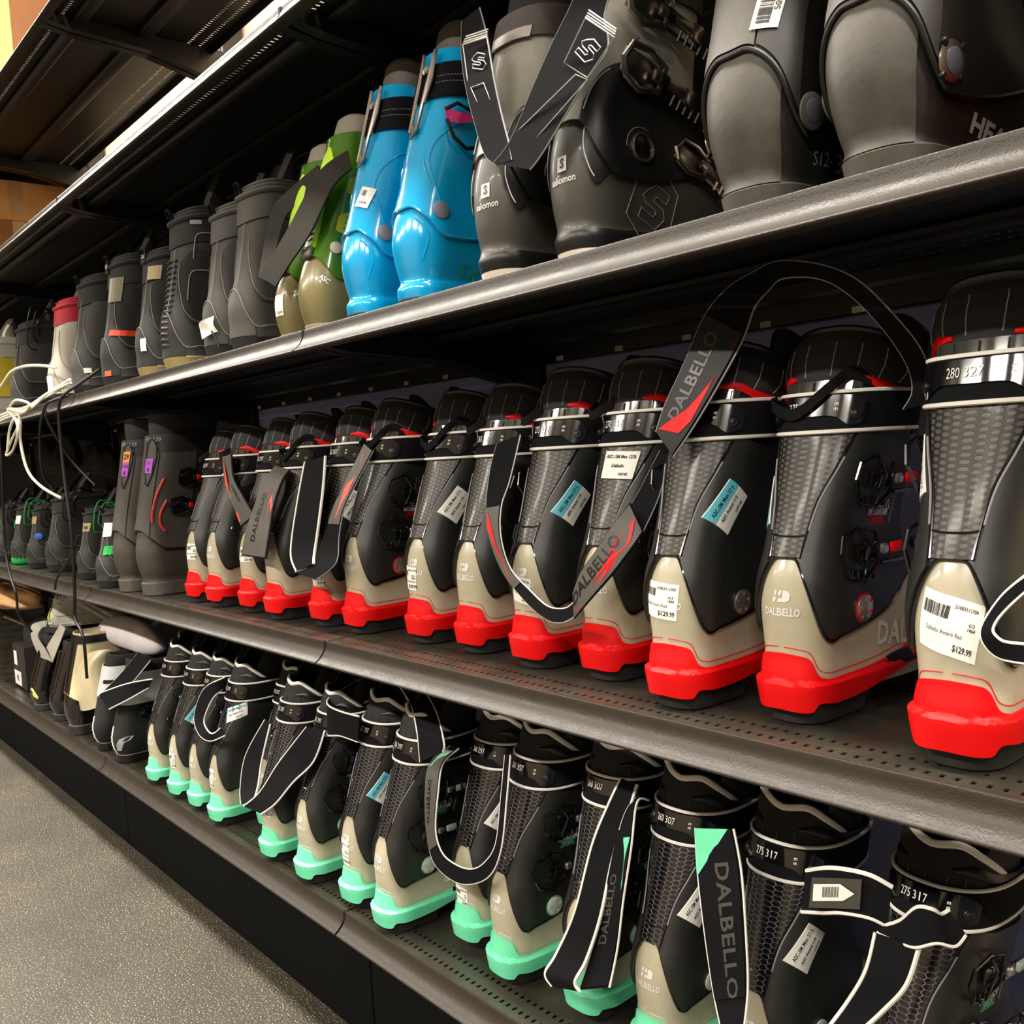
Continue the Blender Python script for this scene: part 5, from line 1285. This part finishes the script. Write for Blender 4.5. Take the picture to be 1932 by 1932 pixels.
def strap(boot, name, rows, m=M_WEB, edge=M_PIPE, er=.0016, th=.0022, label=None, seg=7, nm='carry_strap', extra=None):
    """rows: (xA, yA, xB, yB, Y[, YB]) measured edge positions -> ribbon with bound edges"""
    A = [at(r[0], r[1], r[4]) for r in rows]; B = [at(r[2], r[3], r[5] if len(r) > 5 else r[4]) for r in rows]
    As, Bs = catmull(A, seg), catmull(B, seg); n = len(As)
    N = []
    prev = None
    for i in range(n):
        t = (As[min(i+1, n-1)]+Bs[min(i+1, n-1)]-As[max(i-1, 0)]-Bs[max(i-1, 0)]); w_ = Bs[i]-As[i]
        q = t.cross(w_)
        q = q.normalized() if q.length > 1e-9 else (prev or Vector((0, -1, 0)))
        if prev is None:
            if q.y > 0 or (abs(q.y) < .2 and q.x < 0): q = -q
        elif q.dot(prev) < 0: q = -q
        N.append(q); prev = q
    b = MB()
    b.rings([[As[i]+N[i]*th/2, Bs[i]+N[i]*th/2, Bs[i]-N[i]*th/2, As[i]-N[i]*th/2] for i in range(n)])
    o = link('carry_strap' if name in SLAB else nm, b.mesh(name, m, 30))
    if name in SLAB: tag(o, SLAB[name], 'strap', 'straps hanging on the boots')
    else: world_child(o, boot)
    if edge:
        for E_ in (As, Bs):
            b = MB(); b.tube(E_, er, 6); e = link('strap_edging', b.mesh('strap_edging', edge)); e.parent = o
    def S(t, s, off=.0):
        """t in row units, s 0..1 from A to B"""
        x = max(0, min(n-1.0001, t*seg)); i = int(x); f = x-i
        a = As[i].lerp(As[i+1], f); c = Bs[i].lerp(Bs[i+1], f); q = N[i].lerp(N[i+1], f).normalized()
        return a.lerp(c, s)+q*(th/2+off)
    if label:
        t0, t1, txt, acc, size = label[:5]; base = label[5] if len(label) > 5 else M_LABGREY
        b = MB(); b.patch(lambda u, v, o_: S(lerp(t0, t1, u), lerp(.04, .96, v), o_), 24, 4, .0016, 0); l = link('rubber_label', b.mesh('rubber_label', base, 60)); l.parent = o
        if txt:
            # arc length along the label
            pts = [S(lerp(t0, t1, i/30), .5) for i in range(31)]; L = [0]
            for p, q in zip(pts, pts[1:]): L.append(L[-1]+(q-p).length)
            def tt(a):
                for i in range(30):
                    if L[i+1] >= a: return lerp(t0, t1, (i+(a-L[i])/max(1e-9, L[i+1]-L[i]))/30)
                return t1
            b = MB(); W = (S((t0+t1)/2, 1)-S((t0+t1)/2, 0)).length; off = label[6] if len(label) > 6 else 0
            put_text(b, txt, size, lambda a, c: S(tt(L[-1]*.5+a+off), .40-c/W, .0021), bold=.02, spacing=1.05); x = link('label_lettering', b.mesh('label_lettering', M_BLACK if base is M_LABGREY else mat('letter_highlight', (74, 70, 66), .35), 0)); x.parent = l  # flat letters; on dark labels a lighter colour stands for the emboss highlight
        if acc:
            m_, poly = acc; b = MB(); polyfan(b, lambda t, s_: S(t, s_, .0023), poly); x = link('coloured_flash', b.mesh('coloured_flash', m_, 0)); x.parent = l
    return o
def wedge(t0, t1, s0=.62, s1=.95): return [(t0, s1), (lerp(t0, t1, .33), lerp(s0, s1, .55)), (lerp(t0, t1, .7), s0), (t1, s0+.05), (lerp(t0, t1, .78), s1-.02), (lerp(t0, t1, .4), s1)]
ED = M_STITCH
B_ = BOOT
strap(B_['R11'], 'arch', [(1238, 815, 1270, 862, .80), (1256, 762, 1312, 800, .81), (1292, 685, 1362, 715, .825), (1328, 600, 1402, 640, .845), (1372, 545, 1424, 580, .86), (1425, 512, 1448, 550, .875), (1470, 493, 1478, 525, .885), (1550, 500, 1548, 526, .885), (1620, 530, 1608, 560, .885), (1690, 598, 1670, 625, .89), (1738, 660, 1712, 690, .90), (1754, 715, 1722, 738, .905), (1748, 762, 1705, 772, .91)],
      edge=ED, er=.0012, label=(0.05, 3.1, 'DALBELLO', (M_RED, [(.25, .10), (.75, .52), (1.2, .66), (3.0, .95), (1.9, .86), (1.0, .90), (.62, .78)]), .021, M_LABDARK, .006))
strap(B_['R9'], 'loop_left', [(938, 838, 982, 820, .845), (925, 890, 962, 905, .83), (918, 960, 946, 955, .81), (926, 1020, 945, 1012, .795), (950, 1080, 963, 1072, .78), (988, 1130, 1000, 1114, .770), (1028, 1166, 1034, 1144, .764), (1060, 1174, 1066, 1148, .762), (1092, 1158, 1084, 1136, .762)], edge=M_PIPE, er=.0011,
      label=(2.0, 4.6, None, (M_RED, [(2.1, .2), (2.6, .05), (4.4, .3), (3.2, .55)]), .01))
strap(B_['R10'], 'loop_label', [(1082, 1118, 1084, 1168, .760), (1096, 1080, 1118, 1128, .766), (1124, 1040, 1160, 1080, .776), (1154, 994, 1198, 1030, .788), (1190, 948, 1214, 1004, .80)], edge=None, m=M_WEB,
      label=(0.02, 3.9, 'DALBELLO', (M_RED, wedge(.2, 3.9, .42, .86)), .020, M_LABGREY, -.014))
strap(B_['R10'], 'loop_right', [(1172, 985, 1214, 1002, .806), (1205, 930, 1240, 945, .82), (1228, 885, 1256, 895, .84), (1246, 850, 1270, 868, .855)], edge=ED, er=.001)
strap(B_['R5'], 'hanging_front', [(576, 872, 614, 861, .835), (565, 930, 610, 920, .81), (553, 1005, 600, 1000, .783), (550, 1050, 593, 1048, .770), (560, 1078, 592, 1064, .764)], er=.0026)
strap(B_['R6'], 'hanging_back', [(557, 1080, 596, 1093, .762), (588, 1064, 634, 1062, .768), (612, 1010, 640, 1010, .785), (632, 955, 650, 960, .80), (660, 895, 676, 905, .82), (688, 838, 704, 852, .845)], edge=ED, er=.001,
      label=(2.4, 5.0, None, (mat('coral_rubber', (225, 90, 62), .5), [(2.5, .5), (3.6, .3), (4.9, .45), (3.8, .8)]), .01, M_LABGREY))
strap(B_['R2'], 'crossing', [(438, 858, 421, 862, .83), (442, 900, 425, 906, .82), (460, 936, 440, 950, .80), (482, 972, 456, 994, .785)], edge=None, label=(0, 2.95, 'DALBELLO', (mat('coral_rubber', (225, 90, 62), .5), [(.1, .84), (1.2, .82), (2.8, .84), (2.8, .95), (1.2, .95)]), .015, M_LABGREY, .006))
strap(B_['R3'], 'vertical', [(456, 1048, 503, 1055, .758), (465, 1000, 510, 1008, .765), (482, 950, 520, 950, .782), (500, 908, 534, 908, .80), (520, 878, 548, 888, .825)], edge=None, label=(0.1, 3.9, 'DALBELLO', (mat('coral_rubber', (225, 90, 62), .5), [(.3, .90), (1.6, .76), (2.6, .66), (3.8, .50), (3.0, .84), (1.7, .93)]), .019, M_LABGREY, -.016))
strap(B_['R13'], 'edge_loop', [(1945, 1078, 1945, 1106, .745), (1895, 1120, 1907, 1140, .740), (1862, 1165, 1882, 1168, .738), (1851, 1195, 1873, 1190, .737), (1862, 1222, 1886, 1206, .738), (1890, 1243, 1902, 1212, .741), (1945, 1253, 1942, 1216, .747)], er=.0013)
# mint row
strap(B_['T4'], 'v_left', [(500, 1358, 510, 1366, .79), (464, 1425, 494, 1435, .758), (454, 1485, 487, 1482, .745), (455, 1517, 478, 1514, .735)], er=.0018)
strap(B_['T6'], 'v_right', [(460, 1521, 494, 1535, .732), (490, 1495, 520, 1516, .733), (524, 1442, 553, 1476, .740), (556, 1400, 592, 1436, .757), (578, 1372, 613, 1378, .785)], er=.0018)
strap(B_['T8'], 'square_loop', [(678, 1352, 676, 1400, .79), (642, 1342, 642, 1388, .782), (619, 1330, 618, 1384, .785), (622, 1316, 636, 1350, .815), (658, 1294, 700, 1320, .87), (698, 1274, 752, 1294, .93)], er=.0016)
strap(B_['T9'], 'shoulder', [(752, 1292, 800, 1302, .89), (775, 1330, 824, 1345, .84), (787, 1380, 838, 1402, .80), (793, 1438, 836, 1418, .785)], er=.0016)
strap(B_['T10'], 'u_loop', [(850, 1408, 866, 1412, .84), (811, 1440, 836, 1442, .82), (803, 1500, 827, 1495, .795), (806, 1570, 822, 1565, .782), (818, 1625, 834, 1608, .770), (850, 1658, 858, 1630, .764), (885, 1668, 888, 1640, .763), (924, 1652, 914, 1628, .767), (946, 1600, 936, 1590, .78), (957, 1500, 946, 1500, .80), (963, 1425, 953, 1425, .83)], er=.0013,
      label=(.3, 3.6, 'DALBELLO', (M_TEAL, [(.35, .1), (1.2, .1), (.35, .95)]), .013, M_LABGREY, .01))
strap(B_['T12'], 'long_front', [(1172, 1468, 1202, 1480, .85), (1149, 1516, 1182, 1545, .83), (1118, 1593, 1156, 1620, .80), (1085, 1720, 1133, 1730, .770), (1050, 1800, 1106, 1812, .755), (1029, 1836, 1085, 1852, .747), (1042, 1860, 1094, 1870, .750)], er=.0022)
strap(B_['T12'], 'long_back', [(1094, 1868, 1150, 1863, .756), (1120, 1790, 1165, 1790, .768), (1140, 1700, 1176, 1700, .782), (1160, 1600, 1191, 1600, .80), (1182, 1530, 1202, 1514, .83), (1205, 1502, 1224, 1510, .855)], er=.0014, label=(.1, 3.4, 'DALBELLO', (M_TEAL, [(2.2, .9), (3.2, .55), (3.2, .96)]), .017, M_WEB))
strap(B_['T13'], 'lettered', [(1384, 1564, 1312, 1562, .80), (1398, 1640, 1317, 1648, .785), (1406, 1740, 1329, 1752, .770), (1411, 1860, 1346, 1868, .757), (1404, 1938, 1362, 1944, .75)], er=.0014,
      label=(0.0, 3.2, 'DALBELLO', (M_TEAL, [(.02, .97), (.02, .1), (1.05, .97)]), .027, M_WEB, .018))
o = strap(B_['T15'], 'tag_band', [(1522, 1643, 1513, 1720, .79), (1560, 1638, 1552, 1722, .778), (1598, 1641, 1589, 1722, .772), (1643, 1652, 1639, 1731, .775), (1684, 1674, 1673, 1747, .782)], er=.0022)
b = MB(); W4 = lambda u, v, Y: at(lerp(lerp(1532, 1626, u), lerp(1526, 1622, u), v), lerp(1655+4*u, 1712+4*u, v), Y)
b.patch(lambda u, v, o_: W4(u, v, .770-o_), 8, 4, .0015, 0); cv = link('clear_pocket', b.mesh('clear_pocket', M_CLEAR)); cv.parent = o
b = MB(); polyfan(b, lambda x, y: at(x, y, .7672), [(1535, 1668), (1585, 1668), (1612, 1687), (1590, 1700), (1533, 1700)]); x = link('paper_arrow', b.mesh('paper_arrow', M_PAPER, 0)); x.parent = cv
b = MB()
for k in range(16): b.add([at(1552+k*1.9, 1673, .7666), at(1552+k*1.9+(.7 if k % 3 else 1.3), 1673, .7666), at(1551+k*1.9+(.7 if k % 3 else 1.3), 1693, .7666), at(1551+k*1.9, 1693, .7666)], [(0, 1, 2, 3)])
x = link('barcode', b.mesh('barcode', M_INK, 0)); x.parent = cv
strap(B_['T15'], 'twist', [(1656, 1760, 1672, 1746, .772), (1694, 1776, 1700, 1736, .765), (1727, 1787, 1730, 1712, .758), (1768, 1779, 1760, 1716, .758), (1802, 1785, 1775, 1725, .765), (1822, 1764, 1790, 1718, .775)], er=.0018)
strap(B_['T15'], 'down', [(1652, 1760, 1734, 1788, .762), (1634, 1831, 1710, 1858, .752), (1600, 1890, 1668, 1905, .748), (1563, 1940, 1626, 1944, .745)], er=.0022)
strap(B_['T0'], 'fold_a', [(262, 1230, 284, 1246, .80), (225, 1275, 246, 1292, .755), (187, 1312, 206, 1337, .735)], er=.0012)
strap(B_['T0'], 'fold_b', [(191, 1307, 206, 1338, .732), (240, 1290, 245, 1318, .742), (288, 1281, 281, 1297, .765)], er=.0018)
strap(B_['T3'], 'ring', [(424, 1278, 420, 1300, .795), (385, 1300, 400, 1320, .765), (367, 1350, 385, 1358, .748), (375, 1384, 392, 1378, .738), (396, 1398, 402, 1384, .738), (424, 1388, 416, 1374, .745)], er=.0015)
SS = [strap(SAL1, 's_left', [(905, 15, 872, 40, .765), (919, 69, 872, 109, .757), (931, 145, 880, 165, .750), (946, 215, 893, 220, .747), (960, 270, 915, 290, .744), (966, 302, 938, 312, .742)], edge=ED, er=.0012)]
SS.append(strap(SAL1, 's_right', [(932, 308, 1000, 320, .742), (965, 262, 1026, 285, .744), (1006, 165, 1098, 165, .748), (1046, 75, 1146, 92, .753), (1080, 5, 1140, 30, .762), (1100, -60, 1160, -40, .775)], edge=ED, er=.0012))
for q, (pts, boxp, lg) in enumerate((([(873, 82), (918, 68), (931, 142), (884, 165)], [(888, 165), (912, 156), (955, 262), (936, 268)], (902, 115, 15)), ([(1105, 32), (1160, 68), (1108, 146), (1064, 118)], [(1086, 140), (1108, 150), (1005, 268), (972, 252)], (1108, 92, 21)))):
    Y_ = .7515 if q == 0 else .7480
    b = MB(); b.tube([at(x, y, Y_-.001) for x, y in pts], .0008, 4, closed=True); b.tube([at(x, y, Y_-.004) for x, y in boxp], .0006, 4, closed=True)
    for k in range(4): b.tube([at(lerp(pts[0][0], pts[1][0], 0)+k*2, pts[0][1]-k*5+2, Y_-.001), at(pts[1][0]+k*1, pts[1][1]-k*5+2, Y_-.001)], .0008, 4)
    cx, cy, k = lg; ca, sa = math.cos(R(-12 if q == 0 else 28)), math.sin(R(-12 if q == 0 else 28))
    ps = [(-.30, .62), (-.62, .30), (-.42, .02), (.14, -.18), (.22, -.34), (.08, -.48), (-.62, -.22), (-.72, -.62), (.30, -.98), (.74, -.50), (.62, -.10), (.02, .14), (.0, .26), (.16, .36), (.72, .16), (.84, .56), (.1, .86)]
    b.tube([at(cx+(x*ca-y*-sa)*k*1.2, cy+(x*sa-y*ca)*k*1.2, Y_-.0015) for x, y in ps], .0007, 4, closed=True)
    x = link('strap_emblem', b.mesh('strap_emblem', M_WHITE)); x.parent = SS[q]
strap(GR2, 'woven_front', [(656, 284, 664, 318, .82), (602, 326, 628, 354, .79), (548, 425, 586, 440, .765), (516, 480, 546, 500, .755), (491, 520, 521, 541, .750)], m=WEBT, edge=None, th=.003)
strap(GR1, 'woven_back', [(600, 312, 612, 336, .84), (560, 346, 580, 372, .83), (520, 385, 545, 402, .815), (506, 425, 532, 430, .80), (496, 480, 518, 490, .78), (489, 522, 514, 536, .765)], m=WEBT, edge=None, th=.003)
# grey strap over the glossy black boot
gs = empty('webbing_strap', at(75, 1240, .78)); tag(gs, 'pale grey webbing strap looped over the yellow-marked black boot', 'strap')
GREYW = mat('grey_webbing', (168, 164, 152), .8, bump=.5, bscale=900)
strap(gs, 'g1', [(92, 1170, 90, 1182, .82), (62, 1178, 78, 1186, .79), (59, 1200, 72, 1202, .775), (68, 1225, 84, 1222, .768), (76, 1240, 98, 1248, .765)], m=GREYW, edge=None, nm='strap_loop')
strap(gs, 'g2', [(114, 1178, 124, 1185, .82), (96, 1208, 112, 1216, .79), (79, 1236, 99, 1250, .766)], m=GREYW, edge=None, nm='strap_end')

# ------------------------------------------------------------------ cords and cables at the left
def cable(name, label, pts, r, m, cat='cable', group=None):
    b = MB(); b.tube(catmull([at(*p) for p in pts], 8), r, 8); return tag(b.build(name, m), label, cat, group)
WC = mat('white_cord', (226, 220, 200), .5); BC = mat('black_cable', (14, 13, 12), .45)
t = empty('white_cord', at(36, 770, .71)); tag(t, 'white cord knotted over the edge of the third shelf, its end trailing down', 'cord')
b = MB()
for pts in ([(-20, 745, .71), (0, 731, .71), (21, 702, .71), (47, 691, .72), (80, 690, .74), (106, 694, .755)], [(34, 778, .70), (39, 800, .70), (39, 835, .70), (52, 887, .71), (78, 918, .73), (116, 940, .76)]):
    b.tube(catmull([at(*p) for p in pts], 8), .0042, 8)
    w_ = link('cord_length', b.mesh('cord_length', WC)); world_child(w_, t); b = MB()
b = MB()
b.tube(catmull([at(*p) for p in [(132, 716, .745), (90, 742, .725), (50, 768, .705), (20, 770, .70), (30, 755, .697), (55, 762, .695), (45, 778, .695), (15, 772, .70), (25, 785, .70), (35, 800, .695), (22, 830, .695), (12, 858, .695), (24, 850, .69), (34, 815, .69), (28, 790, .69), (18, 812, .69), (14, 850, .69)]], 8), .0038, 8)
w_ = link('cord_knot', b.mesh('cord_knot', WC)); world_child(w_, t)
b = MB()
for k, p1 in enumerate(((126, 728), (134, 722), (118, 738))): b.tube(catmull([at(p1[0], p1[1], .745), at(95, 745-k*3, .72), at(48+k*3, 770+k*2, .70), at(5, 782+k*5, .705), at(-25, 800+k*8, .71)], 6), .0032, 7)
w_ = link('cord_strands', b.mesh('cord_strands', WC)); world_child(w_, t)
cable('black_cable', 'long black cable hanging from the third shelf down past the lowest shelves', [(188, 697, .78), (150, 724, .74), (122, 744, .71), (111, 768, .70), (114, 827, .70), (122, 905, .70), (135, 1008, .70), (141, 1120, .70), (141, 1165, .70), (157, 1203, .70), (164, 1279, .71)], .0042, BC, group='black cables')
cable('black_cable', 'black cable drooping from the third shelf onto the short boots', [(130, 746, .73), (100, 756, .70), (85, 768, .695), (75, 817, .695), (80, 889, .705), (98, 918, .74)], .0038, BC, group='black cables')
cable('black_cable', 'black cable slanting behind the long one towards the grey boots', [(86, 775, .705), (92, 800, .71), (135, 868, .76), (180, 916, .80)], .0036, BC, group='black cables')
cable('black_cable', 'black cable running down the far left edge of the photo', [(-5, 800, .70), (3, 879, .70), (8, 1008, .70), (16, 1073, .70), (30, 1120, .70), (36, 1160, .72), (60, 1193, .75)], .0042, BC, group='black cables')
cable('black_cable', 'short black cable curling over the edge of the second lowest shelf', [(148, 1010, .73), (134, 1048, .72), (108, 1090, .71), (104, 1112, .71)], .0034, BC, group='black cables')

def drop_tree(o):
    for ch in list(o.children): drop_tree(ch)
    bpy.data.objects.remove(o)
for t in PROTO.values(): drop_tree(t)
